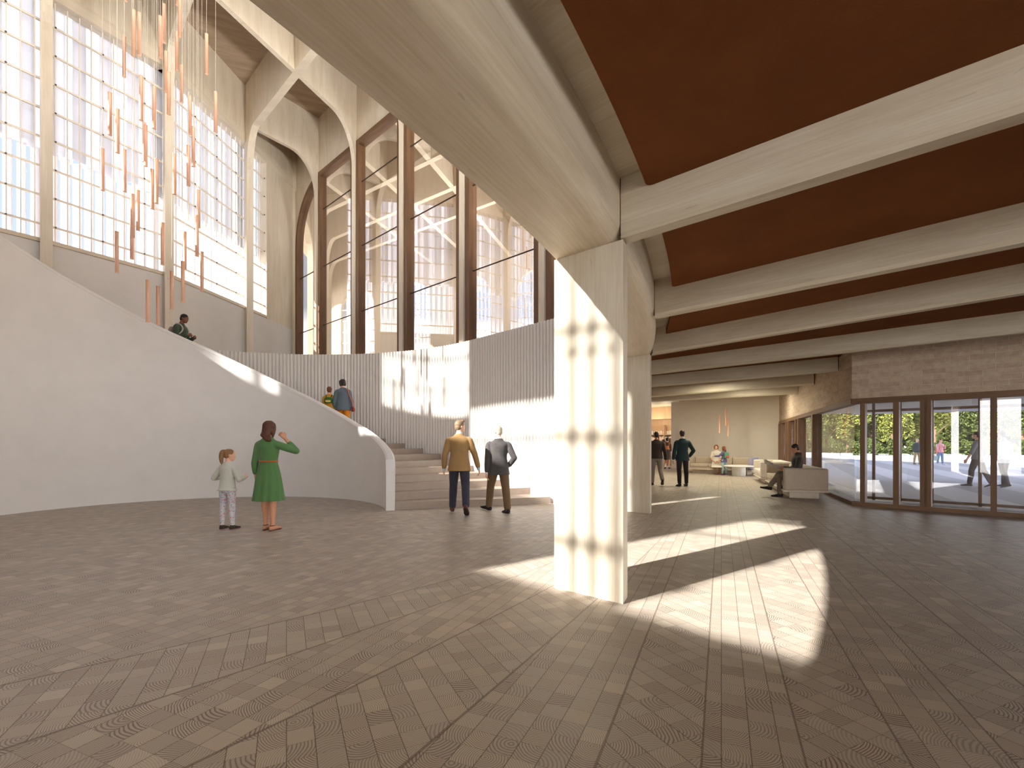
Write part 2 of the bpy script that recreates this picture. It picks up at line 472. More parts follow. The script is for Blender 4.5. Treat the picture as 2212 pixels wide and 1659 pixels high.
# rust acoustic panels between the beams
def panel(p_near, d_near, p_far, d_far, lab, end_near, end_far):
    # ring-side edge follows the fascia at R 25.9 with rounded corners
    R = 25.90
    a = ring_hit(p_near, d_near, R); b = ring_hit(p_far, d_far, R)
    ta = math.degrees(math.atan2(a.y-RC.y, a.x-RC.x)); tb = math.degrees(math.atan2(b.y-RC.y, b.x-RC.x))
    r = .07
    pts = []
    e = math.degrees(r/R)
    pts.append(end_near); pts.append(a + d_near*r)
    c0, c1 = a + d_near*r, rp(ta + e, R)
    for k in range(1, 5):
        t = k/5; pts.append(c0*(1-t)**2 + a*2*t*(1-t) + c1*t*t)
    n = 14
    for k in range(n+1): pts.append(rp(ta + e + (tb - ta - 2*e)*k/n, R))
    c2, c3 = rp(tb - e, R), b + d_far*r
    for k in range(1, 5):
        t = k/5; pts.append(c2*(1-t)**2 + b*2*t*(1-t) + c3*t*t)
    pts.append(b + d_far*r); pts.append(end_far)
    mb = MB(); mb.prism([V((p.x, p.y, PANZ)) for p in pts], (0,0,.10))
    o = mb.build('ceiling_panel', M['rust'])
    struct(o, lab, 'ceiling panel')
    return o
names = ['rust ceiling panel nearest the camera, before the first beam', 'rust ceiling panel between the first and second beams', 'rust ceiling panel between the second and third beams',
         'rust ceiling panel between the third and fourth beams', 'rust ceiling panel between the fourth and fifth beams', 'narrow rust ceiling panel between the fifth and sixth beams', 'narrowest rust ceiling panel between the sixth and seventh beams']
d0 = dirv(-41.0); b0 = rp(-31.65, R_OUT)
for i in range(7):
    far, end, d, off = BEAMS[i]
    nf, ne = far + off, end + off                    # near face of beam i
    if i == 0: pn, dn, en = b0, d0, b0 + d0*12
    else:
        pn, _, dn, _ = BEAMS[i-1]; en = BEAMS[i-1][1]
    if i == 4: en = K + FRd*0 ; en = BEAMS[3][0] + BEAMS[3][2]*5.4
    pts_end_far = ne
    if i == 4:
        en = BEAMS[3][0] + BEAMS[3][2]*5.6
    panel(pn, dn, nf, d, names[i], en, pts_end_far)
# last strip of panel over the glazed front, between the fourth beam and the brick
f3, e3, dd3, o3 = BEAMS[3]
mb = MB(); mb.prism([V((p.x, p.y, PANZ)) for p in (f3 + dd3*5.4, e3, K + FRd*9, K, V((8.1, 12.1, 0)))], (0,0,.1))
struct(mb.build('ceiling_panel', M['rust']), 'rust ceiling strip between the fourth beam and the brick wall', 'ceiling panel')

# brick band over the storefront
FLn = V((FLd.y, -FLd.x, 0))                          # outward
FRn = V((.7071, .7071, 0))
GZ = 2.39
mb = MB(); mb.prism([K + V((0,0,GZ)), K + FRd*9.5 + V((0,0,GZ)), K + FRd*9.5 + FRn*.3 + V((0,0,GZ)), K + FRn*.3 + V((.05,.05,GZ))], (0,0,TIMB-GZ))
struct(mb.build('wall_right', M['brick'], grain=FRd), 'pale brick band above the glazed doors', 'wall')
mb = MB(); Lw = (BW - K).length
mb.prism([K + V((0,0,GZ)), BW + V((0,0,GZ)), BW + FLn*.3 + V((0,0,GZ)), K + FLn*.3 + V((0,0,GZ))], (0,0,TIMB-GZ))
struct(mb.build('wall_side', M['brick'], grain=FLd), 'pale brick band above the long side glazing', 'wall')

# unseen brick walls added above the glazed fronts to shade the plaza
mb = MB(); mb.prism([K + V((0,0,3.95)), K + FRd*30 + V((0,0,3.95)), K + FRd*30 + FRn*.3 + V((0,0,3.95)), K + FRn*.3 + FLn*.1 + V((0,0,3.95))], (0,0,11.5))
struct(mb.build('wall_shade_right', M['brick'], grain=FRd), 'added brick wall shading the plaza, above the entrance front, out of view', 'wall')
mb = MB(); mb.prism([K + V((0,0,3.95)), BW + V((0,0,3.95)), BW + FLn*.3 + V((0,0,3.95)), K + FLn*.3 + V((0,0,3.95))], (0,0,11.5))
struct(mb.build('wall_shade_side', M['brick'], grain=FLd), 'added brick wall shading the plaza, above the side glazing, out of view', 'wall')
# storefronts
def storefront(name, lab, p, d, n, posts, panes, h, L, rail=.09, post_w=.14, depth=.16, top=.1, mat='brown_wood'):
    root = struct(empty(name, p), lab, 'window')
    q = lambda t, o, z: d*t + n*o + V((0,0,z))
    MB().box(q(0, 0, 0), d*L, n*depth, (0,0,rail)).build('bottom_rail', M[mat], root, grain=d)
    MB().box(q(0, -.02, h-top), d*L, n*(depth+.02), (0,0,top+.02)).build('head_rail', M[mat], root, grain=d)
    for t, w in posts:
        MB().box(q(t-w/2, -.05, rail), d*w, n*(depth+.1), (0,0,h-top-rail)).build('mullion', M[mat], root)
    for a, b in panes:
        MB().box(q(a, depth*.5, rail), d*(b-a), n*.012, (0,0,h-top-rail)).build('pane', M['glass'], root)
    return root
tR = lambda u: (ONL(u, K, K+FRd) - K).length
pr = [(tR(1864), .09), (tR(1936), .1), (tR(1995), .11), (tR(2004.5), .11), (tR(2146.5), .09), (tR(2300), .1)]
edges = [0.02] + [p[0] for p in pr] + [6.5]
storefront('window_1', 'brown framed glazed entrance front facing the plaza', K, FRd, FRn, pr + [(6.45, .1)],
           [(edges[i]+.05, edges[i+1]-.05) for i in range(len(edges)-1) if edges[i+1]-edges[i] > .15], GZ, 6.5)
pl = [(4.3, .15), (6.9, .12), (7.5, .12), (9.2, .12), (9.9, .12), (11.4, .12), (12.1, .16)]
el_ = [.05] + [p[0] for p in pl]
storefront('window_2', 'brown framed side glazing running behind the sofas', K, FLd, FLn, pl,
           [(el_[i]+.08, el_[i+1]-.08) for i in range(len(el_)-1)], GZ, 12.25, depth=.15)
# inner porch screen behind the entrance
root = struct(empty('window_3', K + FRn*1.7), 'slim second glass screen of the entrance porch', 'window')
q = lambda t, o, z: FRd*t + FRn*o + V((0,0,z))
L3 = K + FRn*1.7
for u in (1887, 1944, 2013, 2117, 2320):
    t = (ONL(u, L3, L3+FRd) - L3).dot(FRd)
    MB().box(q(t-.03, 0, 0), FRd*.06, FRn*.08, (0,0,2.5)).build('slim_post', M['brown_wood'], root)
MB().box(q(.0, 0, 2.18), FRd*7.5, FRn*.08, (0,0,.06)).build('transom', M['brown_wood'], root)
MB().box(q(.0, 0, .02), FRd*7.5, FRn*.06, (0,0,.06)).build('sill_rail', M['brown_wood'], root)
MB().box(q(.05, .03, .08), FRd*7.4, FRn*.01, (0,0,2.1)).build('pane', M['glass_clear'], root)
# canopy outside
mb = MB(); mb.prism([K + FLd*9 + FLn*.3 + V((0,0,2.55)), K + FRn*.32 + V((0.1,.1,2.55)), K + FRd*12 + FRn*.32 + V((0,0,2.55)), K + FRd*12 + FRn*9 + V((0,0,2.62)), K + FRn*11.5 + FRd*-2 + V((0,0,2.62)), K + FLd*10 + FLn*9 + V((0,0,2.62))], (0,0,.35))
struct(mb.build('canopy_roof', M['canopy']), 'white canopy soffit outside over the entrance', 'canopy')

# back wall and book shop
mb = MB(); wl = (8.80-BW.x)/BWd.x
mb.box(BW - BWd*.3, BWd*(wl+.3), BWn*.35, (0,0,TIMB))
struct(mb.build('wall_back', M['white_wall'], grain=BWd), 'plain white wall behind the far sofa', 'wall')
pier = ATD(1450, 958, 27.4); pier.z = 0
mb = MB(); mb.box(pier, BWd*-.62, BWn*.4, (0,0,TIMB)); struct(mb.build('wall_pier', M['white_wall']), 'pale pier beside the book shop opening', 'wall')
SB = ATD(1452, 958, 30.6); SB.z = 0                          # back corner of shop
mb = MB(); mb.box(SB - BWd*1.5 + BWn*.45, BWd*6.0, BWn*.2, (0,0,TIMB)); struct(mb.build('wall_shop', M['shop_wood'], grain=(0,0,1)), 'warm timber wall at the back of the book shop', 'wall')
mb = MB(); mb.box(SB - BWd*1.5 + BWn*-.3 + V((0,0,2.95)), BWd*6.0, BWn*.75, (0,0,.76)); struct(mb.build('trim_1', M['shop_wood'], grain=(0,0,1)), 'timber bulkhead above the lit bookshelves', 'trim')
# bookshelf unit
sh = empty('bookshelf', SB + BWn*.05, math.atan2(BWd.y, BWd.x), 'warm lit timber bookshelf in the shop beyond the doorway', 'bookshelf')
W = 3.6; x0 = -.6
MB().box((x0, -.45+.02, 0), (W,0,0), (0,.03,0), (0,0,2.6)).build('back_panel', M['shop_wood'], sh)
for xx in (x0, x0+W/3, x0+2*W/3, x0+W-.03):
    MB().box((xx, -.40, 0), (.03,0,0), (0,.36,0), (0,0,2.6)).build('upright', M['shop_wood'], sh)
SHZ = [.12, .52, .88, 1.24, 1.60, 1.98]
for z in SHZ:
    MB().box((x0, -.40, z-.03), (W,0,0), (0,.34,0), (0,0,.03)).build('shelf', M['shop_wood'], sh, grain=(1,0,0))

# ---------------------------------------------------------------- stair
S = V((-6.22, 9.015, 0))
def sp(th, r, z=0.0): return S + dirv(th)*r + V((0,0,z))
BT = [(16.4, .93), (17.4, 1.07), (20.6, 1.17), (30.5, 1.38), (39.9, 1.60), (53.3, 1.92), (68.7, 2.37), (85.6, 2.90), (100.2, 3.39), (114.8, 3.85), (127.5, 4.20), (136.5, 4.46), (149.7, 4.84), (160.3, 5.12), (166.9, 5.31), (174.1, 5.48), (200, 6.1)]
def bt(th):
    for (a, za), (b, zb) in zip(BT, BT[1:]):
        if a <= th <= b: return za + (zb-za)*(th-a)/(b-a)
    return BT[-1][1] if th > BT[-1][0] else BT[0][1]
stair = empty('staircase', S, 0, 'broad curved staircase with dark steps behind a white balustrade wall', 'staircase')
def loc(p): return V(p) - S
ths = [16.4, 16.8, 17.4, 18.5] + [20 + 2.5*i for i in range(72)]
ths = [t for t in ths if t <= 198]
mb = MB(); rings = []
for th in ths:
    z = bt(th); e = .03
    rings.append([loc(sp(th, 3.75, 0)), loc(sp(th, 3.75, z-.09)), loc(sp(th, 3.745, z-.085)), loc(sp(th, 3.745, z-e)), loc(sp(th, 3.75+e, z)), loc(sp(th, 3.93-e, z)), loc(sp(th, 3.935, z-e)), loc(sp(th, 3.93, 0))])
mb.rings(rings); mb.build('balustrade', M['plaster'], stair, auto=30)
NS, RISE = 30, .1556
STH = [17.6 + 6.0*k if k < 10 else 71.6 + 5.3*(k-9) for k in range(NS+1)]
def step_z(th): return sum(1 for a in STH[:NS] if a <= th)*RISE
for k in range(1, NS+1):
    t0 = STH[k-1]; DTH = STH[k] - t0; z1 = k*RISE; z0 = max(0, z1 - .36)
    mb = MB(); rg = []
    for j in range(9):
        th = t0 + (DTH + 2.0)*j/8 if k < NS else t0 + 14*j/8
        ro = max(6.87, 7.38 - (th-20.8)*.029)
        rg.append([loc(sp(th, 3.93, z0)), loc(sp(th, ro, z0)), loc(sp(th, ro, z1)), loc(sp(th, 3.93, z1))])
    mb.rings(rg); mb.build('step', M['step'], stair)
# fluted outer wall
FW = [(1.95, 10.35), (1.45, 10.85), (.95, 11.35), (.72, 11.62), (.42, 11.93), (.1, 12.28), (-.25, 12.66), (-.72, 13.2), (-1.2, 13.72)]
for th in range(47, 166, 3): FW.append((S.x + 6.90*math.cos(math.radians(th)), S.y + 6.90*math.sin(math.radians(th))))
FW = [V((x, y, 0)) for x, y in FW]
def resample(P, step):
    out = [P[0]]; acc = 0; i = 0; cur = P[0]
    L = [0]
    for a, b in zip(P, P[1:]): L.append(L[-1] + (b-a).length)
    n = int(L[-1]/step); res = []
    j = 0
    for k in range(n+1):
        s_ = k*step
        while j < len(L)-2 and L[j+1] < s_: j += 1
        t = (s_ - L[j])/max(1e-6, L[j+1]-L[j]); res.append(P[j].lerp(P[j+1], t))
    return res
FP_ = resample(FW, .110)
mb = MB(); front = []
for a, b in zip(FP_, FP_[1:]):
    d = (b-a).normalized(); n = V((d.y, -d.x, 0))
    if n.dot(S - a) < 0: n = -n
    w = (b-a).length
    for t, o in ((0, 0), (.03, .025), (.08, .042), (.16, .050), (.56, .050), (.64, .042), (.69, .025), (.72, 0)):
        front.append(a + d*(w*t) + n*(o - .045))
back = []
for a, b in zip(FP_, FP_[1:]):
    d = (b-a).normalized(); n = V((d.y, -d.x, 0))
    if n.dot(S - a) < 0: n = -n
    back.append(a - n*.2)
FT = 4.33
pts = [p for p in front] + [p + V((0,0,FT)) for p in front]; n = len(front)
fs = [[i, i+1, n+i+1, n+i] for i in range(n-1)]
mb.add(pts, fs)
# cap and back
m = len(back); base = len(mb.v)
mb.v += [tuple(p) for p in back] + [tuple(p + V((0,0,FT-.03))) for p in back]
for i in range(m-1): mb.f.append([base+i, base+m+i, base+m+i+1, base+i+1]); mb.uv.append(None)
for i in range(m):
    for j in range(7): 
        mb.f.append([n+i*8+j, n+i*8+j+1, base+m+i]); mb.uv.append(None)
    if i < m-1: mb.f.append([n+i*8+7, n+i*8+8, base+m+i+1, base+m+i]); mb.uv.append(None)
struct(mb.build('wall_fluted', M['flute'], auto=40), 'white fluted wall curving behind the stairs', 'wall')

# ---------------------------------------------------------------- tall hall: left facade
ZS, ZR, ZC, ZT = 6.7, 13.6, 15.5, 13.28
FA = [V((x, y, 0)) for x, y in [(-16.6, 7.2), (-14.1, 10.35), (-12.34, 12.82), (-10.92, 15.34), (-10.5, 19.2), (-10.2, 22.5)]]
def outn(a, b):
    d = (b-a).normalized(); return V((-d.y, d.x, 0))
mb = MB()
for a, b in zip(FA, FA[1:]):
    o = outn(a, b); mb.prism([a, b, b + o*.35, a + o*.35], (0,0,ZS))
struct(mb.build('wall_left', M['plaster'], grain=(0,0,1)), 'plain plaster wall under the tall left windows', 'wall')
wl_lab = ['tall barred window before the leftmost timber post', 'tall barred window cut off by the picture edge, left of the first timber post',
          'tall barred window between the first and second timber posts', 'tall barred window between the second and third timber posts', 'narrow barred window beside the timber pier']
wi = 4
for i, (a, b) in enumerate(zip(FA, FA[1:])):
    d = (b-a).normalized(); o = outn(a, b); L = (b-a).length
    end = L
    if i == 4: end = (ONL(576, a, b) - a).length
    root = struct(empty('window_%d' % wi, a), wl_lab[i], 'window'); wi += 1
    q = lambda t, oo, z: d*t + o*oo + V((0,0,z))
    MB().box(q(0, -.05, ZS), d*end, o*.4, (0,0,.1)).build('sill', M['wood_rib'], root, grain=d)
    MB().box(q(0, -.02, ZT), d*L, o*.37, (0,0,ZR-ZT+.02)).build('head_beam', M['wood_rib'], root, grain=d)
    fr = MB()
    z = ZS + .5
    while z < ZT: fr.box(q(.1, .10, z), d*(end-.12), o*.05, (0,0,.05)); z += .77
    t = .2
    while t < end - .1: fr.box(q(t, .11, ZS+.1), d*.022, o*.03, (0,0,ZT-ZS-.1)); t += .262
    fr.build('glazing_bars', M['rod'], root)
    cl = MB()
    for k in range(int(end/1.04)+1):
        z = ZS + .5
        while z < ZT:
            cl.box(q(.2 + 1.04*k - .004, .07, z+.008), d*.036, o*.03, (0,0,.034)); z += .77
    cl.build('glazing_clips', M['metal'], root)
    MB().box(q(.05, .16, ZS+.1), d*(end-.05), o*.012, (0,0,ZT-ZS-.1)).build('pane', M['glass_clear'], root)
    fn = MB(); t = .1; SP = .262
    while t < end + .3:                                     # louvre blades, turned towards the approach
        ln = (d*-.75 + o).normalized(); th_ = V((-ln.y, ln.x, 0))*.02
        fn.box(q(t, .40, ZS-.25), ln*(SP*.72*1.25), th_, (0,0,9.35-ZS+.25))
        t += SP
    fn.build('outer_fins', M['fin'], root)
    f2 = MB(); t = 0; k = 0
    while t < end + .05:
        f2.box(q(t, .42 + (.07 if k % 3 == 1 else (.13 if k % 3 == 2 else 0)), 9.30 + (.1 if k % 2 else 0)), d*.30, o*.02, (0,0,ZT-9.3+2.0))
        t += SP*(.7 if k % 2 else .95); k += 1
    f2.build('upper_boards', M['frost'], root)
# timber pier beside the screen
a, b = FA[4], FA[5]; d = (b-a).normalized(); o = outn(a, b); t0 = (ONL(576, a, b) - a).length
mb = MB(); mb.box(a + d*t0 + V((0,0,ZS)), d*((b-a).length - t0), o*.35, (0,0,ZR-ZS)); mb.prism([b + V((0,0,3)), V((-10.03,22.5,3)), V((-9.98,22.85,3)), b + V((-.1,.35,3))], (0,0,12.5)); struct(mb.build('wall_timber_pier', M['wood_rib']), 'plain timber pier between narrow window and glass screen', 'wall')
mb = MB()
for a, b in zip(FA, FA[1:]):
    o = outn(a, b); mb.prism([a + V((0,0,ZR)), b + V((0,0,ZR)), b + o*.35 + V((0,0,ZR)), a + o*.35 + V((0,0,ZR))], (0,0,ZC-ZR))
struct(mb.build('wall_clerestory', M['wood_rib']), 'timber band above the tall windows, closing the coffers', 'wall')

# portal ribs: post, curved haunch and deep rib in one vertical plane
def portal(p, d, length, z0, name, lab, cat, w=.24, post=.30, r=(.75, 1.45), ZR=13.6):
    d = V(d).normalized(); n = V((-d.y, d.x, 0))
    P = []
    if z0 is not None:
        P += [(0, z0), (post, z0)]
        for k in range(11):
            a = PI/2*k/10; P.append((post + r[0] - r[0]*math.cos(a), ZR - r[1] + r[1]*math.sin(a)))
    else: P += [(0, ZR)]
    P += [(length, ZR), (length, ZC), (0, ZC)]
    mb = MB(); mb.prism([p + d*s_ + V((0,0,z)) - n*w/2 for s_, z in P], n*w)
    return struct(mb.build(name, M['wood_rib']), lab, cat)
SC0, SC1 = V((-10.03, 22.5, 0)), V((.87, 12.3, 0)); SCd = (SC1-SC0).normalized(); SCn = V((-.683, -.730, 0))
rd = dirv(-45.5)
portal(FA[1], rd, 15.0, 0, 'timber_rib', 'timber post and roof rib nearer the camera than the first visible post', 'rib')
portal(FA[2], rd, 15.3, 0, 'timber_rib', 'leftmost visible timber post and its deep roof rib', 'rib')
portal(FA[3], rd, 15.6, 0, 'timber_rib', 'second timber post with the roof rib above the pendants', 'rib', w=.23)
portal(FA[4], (V((-7.12,15.98,0)) - FA[4]).normalized(), 15.8, 0, 'timber_rib', 'third timber post whose arch springs into the roof crossing', 'rib', w=.24)
# tangential ribs landing on the screen posts
tpos = [(ONL(u, SC0, SC1) - SC0).dot(SCd) for u in (686.5, 768, 870.5, 1001.5, 1174)]
heads = [V((-9.9,18.94,0)), V((-7.12,15.98,0)), V((-5.0,13.9,0)), V((-2.9,11.8,0)), V((-.8,9.7,0))]
labs = ['arched screen post and short rib nearest the timber pier', 'second arched screen post, rib running to the roof crossing', 'third screen post from the pier, straight timber', 'fourth screen post from the pier, cut by the ring beam', 'fifth screen post, just left of the nearest column']
lens = [2.62, 14, 17, 17, 15]
for t, h, lab, L in zip(tpos, heads, labs, lens):
    p = SC0 + SCd*t
    portal(p, (h - p).normalized(), L, 3.3, 'timber_rib', lab, 'rib', w=.16, post=.13, r=(1.1, 1.5), ZR=13.612)
# roof boards over the hall
mb = MB(); mb.prism([(-17.2,8.0,ZC), (-4,-5.2,ZC), (1.5,4,ZC), (3.5,11,ZC), SC0 + V((-1,1,ZC)), FA[3]+V((-.6,.3,ZC)), FA[2]+V((-.6,.3,ZC)), FA[1]+V((-.6,.3,ZC))], (0,0,.3))
struct(mb.build('ceiling_hall', M['coffer'], grain=dirv(20)), 'brown boarded coffer ceiling above the roof ribs', 'ceiling')
# screen: header, panes with frames
HZ = 13.1
mb = MB(); mb.box(SC0 + V((0,0,HZ)), SCd*16.5, -SCn*.25, (0,0,ZC-HZ)); struct(mb.build('wall_screen_header', M['wood_rib']), 'timber band above the glass screen', 'wall')
bounds = [0.0] + tpos + [tpos[-1] + 2.9]
scl = ['first glass bay with a curved brown frame beside the pier', 'second glass bay of the screen, between arched posts', 'third glass bay of the screen, brown frame', 'fourth glass bay of the screen, cut by ring beam', 'fifth glass bay of the screen, narrow part seen', 'last glass bay of the screen, hidden by the column']
for i in range(6):
    a, b = bounds[i] + (.0 if i == 0 else .13), bounds[i+1] - .12
    root = struct(empty('window_%d' % wi, SC0), scl[i], 'window'); wi += 1
    q = lambda t, oo, z: SCd*t - SCn*oo + V((0,0,z))
    if i == 0:
        outer = [(a, 3.3)] + [(a + 2.3 - 2.3*math.cos(x), 10.5 + 2.55*math.sin(x)) for x in [PI/2*k/12 for k in range(13)] if a + 2.3 - 2.3*math.cos(x) < b] + [(b, 13.05), (b, 3.3)]
        inner = [(a+.17, 3.3)] + [(a + 2.3 - 2.13*math.cos(x), 10.5 + 2.36*math.sin(x)) for x in [PI/2*k/12 for k in range(13)] if a + 2.3 - 2.13*math.cos(x) < b - .17] + [(b-.17, 12.85), (b-.17, 3.3)]
        mb = MB(); m_ = min(len(outer), len(inner))
        outer = outer[:1] + outer[1:]; 
        # frame strip by matching parameters
        A = [q(t, -.05, z) for t, z in outer]; B = [q(t, -.05, z) for t, z in inner]
        while len(B) < len(A): B.insert(-2, B[-2])
        while len(A) < len(B): A.insert(-2, A[-2])
        for j in range(len(A)-1):
            mb.add([A[j], A[j+1], B[j+1], B[j]], [[0,1,2,3]])
            dz = -SCn*.3
            mb.add([B[j], B[j+1], B[j+1]+dz, B[j]+dz], [[0,1,2,3]])
        mb.build('frame', M['brown_wood'], root)
        MB().prism([q(t, .1, z) for t, z in outer], -SCn*.012).build('pane', M['glass_hall'], root)
        mb = MB(); o2 = [(a, 10.5)] + outer[1:-2] + [(a, 13.1)]
        mb.prism([q(t, -.04, z) for t, z in [(0.0, 3.3), (a, 3.3)] + outer[1:-1] + [(b, 13.1), (0.0, 13.1)]], -SCn*.1)
        mb.build('spandrel', M['wood_rib'], root)
    else:
        MB().box(q(a, -.05, 3.3), SCd*.17, -SCn*.3, (0,0,HZ-3.3)).build('jamb', M['brown_wood'], root)
        MB().box(q(b-.17, -.05, 3.3), SCd*.17, -SCn*.3, (0,0,HZ-3.3)).build('jamb', M['brown_wood'], root)
        MB().box(q(a+.17, -.05, HZ-.2), SCd*(b-a-.34), -SCn*.3, (0,0,.2)).build('head', M['brown_wood'], root, grain=SCd)
        MB().box(q(a+.16, .1, 3.3), SCd*(b-a-.32), -SCn*.012, (0,0,HZ-3.45)).build('pane', M['glass_hall'], root)
    jt = MB()
    for z in (6.5, 9.03, 11.5):
        if i == 0 and z > 11: continue
        jt.box(q(a+.17, .085, z), SCd*(b-a-.34), -SCn*.04, (0,0,.022))
    jt.build('pane_joints', M['gap'], root)

# ---------------------------------------------------------------- next hall seen through the screen
FB = [V((x, y, 0)) for x, y in [(-10.2, 22.55), (-10.9, 27.0), (-12.2, 31.5), (-14.4, 36.0)]]
RB0, RB1 = V((-14.6, 36.0, 0)), V((6.5, 29.5, 0)); rbd = (RB1-RB0).normalized(); rbn = V((-rbd.y, rbd.x, 0))
ops = [(2.2, 5.0), (6.8, 9.4), (11.2, 13.8), (15.6, 18.2)]
mb = MB(); t = 0; Lr = (RB1-RB0).length
def arch_panel(mb, p, d, n, t0, t1, o0, o1, zs, zt, z_top, th=.3):
    # solid panel t0..t1 with a round-headed opening o0..o1
    r = (o1-o0)/2; q = lambda t, z: p + d*t + V((0,0,z))
    mb.prism([q(t0, 0), q(o0, 0), q(o0, z_top), q(t0, z_top)], n*th)
    mb.prism([q(o1, 0), q(t1, 0), q(t1, z_top), q(o1, z_top)], n*th)
    mb.prism([q(o0, 0), q(o1, 0), q(o1, zs), q(o0, zs)], n*th)
    N = 12; arc = [(o0 + r - r*math.cos(PI*k/N), zt - r + r*math.sin(PI*k/N)) for k in range(N+1)]
    for (ta, za), (tb, zb) in zip(arc, arc[1:]):
        mb.prism([q(ta, za), q(tb, zb), q(tb, z_top), q(ta, z_top)], n*th)
mb2 = MB()
for a, b in zip(FB, FB[1:]):
    L = (b-a).length; arch_panel(mb2, a, (b-a).normalized(), outn(a, b), 0, L, L*.22, L*.82, 5.2, 12.8, ZC)
struct(mb2.build('wall_next_left', M['wood_rib']), 'timber wall of the next hall seen through the first glass bay', 'wall')
cuts = [0, 5.9, 10.3, 14.7, Lr]
for (o0, o1), t0, t1 in zip(ops, cuts, cuts[1:]):
    arch_panel(mb, RB0, rbd, rbn, t0, t1, o0, o1, 6.2, 12.6, ZC)
struct(mb.build('wall_next_back', M['wood_rib']), 'timber wall with arched windows beyond the glass screen', 'wall')
for j, (o0, o1) in enumerate(ops):
    root = struct(empty('window_%d' % wi, RB0 + rbd*o0), ['first', 'second', 'third', 'fourth'][j] + ' arched window of the next hall, seen through the screen', 'window'); wi += 1
    fr = MB(); z = 6.3
    while z < 12.6: fr.box(rbn*.1 + V((0,0,z)), rbd*(o1-o0), rbn*.05, (0,0,.07)); z += .8
    fr.build('glazing_bars', M['rod'], root)
    fn = MB(); t = .1
    while t < o1-o0: fn.box(rbd*t + rbn*.45 + V((0,0,6)), rbd*.06, rbn*.2, (0,0,7)); t += .27
    fn.build('outer_fins', M['fin'], root)
mb = MB(); mb.prism([SC0 + SCn*-.3 + V((-.3,.2,ZC)), SC1 + SCd*3 - SCn*.3 + V((0,0,ZC)), (9,18,ZC), (9,33,ZC), (-16,40,ZC), (-14.6,30,ZC)], (0,0,.3))
struct(mb.build('ceiling_next', M['coffer'], grain=dirv(20)), 'brown coffer ceiling of the next hall behind the screen', 'ceiling')
k = 0
for t, L in ((1.2, 15), (4.2, 17), (7.2, 17), (10.2, 17), (13.2, 16)):
    p = SC0 + SCd*t - SCn*.3; k += 1
    portal(p, dirv(72), L, None, ZR=13.612, name= 'roof_rib', lab='lengthwise roof rib of the next hall, ' + ['first', 'second', 'third', 'fourth', 'fifth'][k-1] + ' from the left', cat='rib')
for j, (p, L) in enumerate([(V((-10.5, 26, 0)), 16), (V((-11.4, 29.4, 0)), 18), (V((-12.6, 33, 0)), 20)]):
    portal(p, dirv(-36), L, 3.3, 'roof_rib', 'arched cross rib of the next hall, ' + ['nearest', 'second', 'farthest'][j] + ' behind the screen', 'rib')

# piers added behind the camera to trim fill light and glass reflections
for i in range(9):
    x = .5 + i*2.1
    mb = MB(); mb.box((x, -10.2, 0), (.62,0,0), (0,.4,0), (0,0,TIMB))
    struct(mb.build('wall_added_pier', M['plaster']), 'added plaster pier trimming the light behind the camera, ' + ['first', 'second', 'third', 'fourth', 'fifth', 'sixth', 'seventh', 'eighth', 'ninth'][i] + ' of the row', 'wall')
for i in range(4):  # more added piers, breaking up the bright horizon mirrored in the glass
    mb = MB(); mb.box(V((-4.5, -4.5, 0)) + dirv(-45)*(-1.3 + 2.15*i), dirv(-45)*.75, dirv(-135)*.3, (0,0,TIMB))
    struct(mb.build('wall_added_rear_pier', M['plaster']), 'added plaster pier trimming the light beside the rear wall, ' + ['first', 'second', 'third', 'fourth'][i] + ' from it', 'wall')
mb = MB(); a_, b_ = V((-4.5, -4.5, 3.95)) + dirv(-45)*-1.6, V((-4.5, -4.5, 3.95)) + dirv(-45)*7.0  # unseen wall added to cut horizon light on the stair walls
mb.prism([a_, b_, V((21, -10, 3.95)), V((21, -10.4, 3.95)), b_ + V((-.2,-.4,0)), a_ + dirv(-135)*.3], (0,0,6.5))
struct(mb.build('wall_added_upper_rear', M['plaster']), 'added upper wall behind the camera, holding back sky light', 'wall')
# ---------------------------------------------------------------- added wall behind the camera, its openings shaped to cast the sun patches
wd, wn = V((.7071, -.7071, 0)), V((-.7071, -.7071, 0)); W0 = V((-4.5, -4.5, 0))
SUN_OPENINGS = [(-16.25, -13.05, 11.35, 13.6), (-12.9, -7.75, 8.9, 11.45), (-5.62, -2.15, 5.92, 9.6)]
mb = MB(); q = lambda w, z: W0 + wd*w + V((0,0,z))
def wbox(w0, w1, z0, z1): mb.prism([q(w0, z0), q(w1, z0), q(w1, z1), q(w0, z1)], wn*.3)
fp = MB()
def fbox(w0, w1, z0, z1): fp.prism([q(w0, z0), q(w1, z0), q(w1, z1), q(w0, z1)], wn*.03)
wbox(-17.2, -1.6, 0, 5.85)
cur = -17.2
for w0, w1, z0, z1 in SUN_OPENINGS:
    fbox(cur, w0, 5.85, 15.5); fbox(w0, w1, z1, 15.5); cur = w1
    if w0 < -16:                                            # two slots added to throw sun patches on the balustrade
        fbox(w0, w1, 5.85, 9.3); fbox(w0, w1, 9.68, z0)
        for s0, s1 in ((w0, -15.80), (-15.50, -15.36), (-15.16, w1)): fbox(s0, s1, 9.3, 9.68)
    elif z0 > 6: fbox(w0, w1, 5.85, z0)
fbox(cur, -1.6, 5.85, 15.5)
wbox(-17.2, -1.6, 15.5, 24)
struct(mb.build('wall_sun_shaper', M['plaster']), 'added rear wall behind the camera, shaping the sunlight', 'wall')
root = struct(empty('window_%d' % wi, W0), 'added near-opaque infill of the rear wall behind the camera', 'window'); wi += 1
fo_ = fp.build('added_infill_panel', M['infill_dim']); fo_.parent = root; fo_.location = -W0  # panels added as a soft source for the hall, now almost opaque
gb = MB(); qq = lambda w, z: wd*w + wn*-.06 + V((0,0,z))
w = -17.1
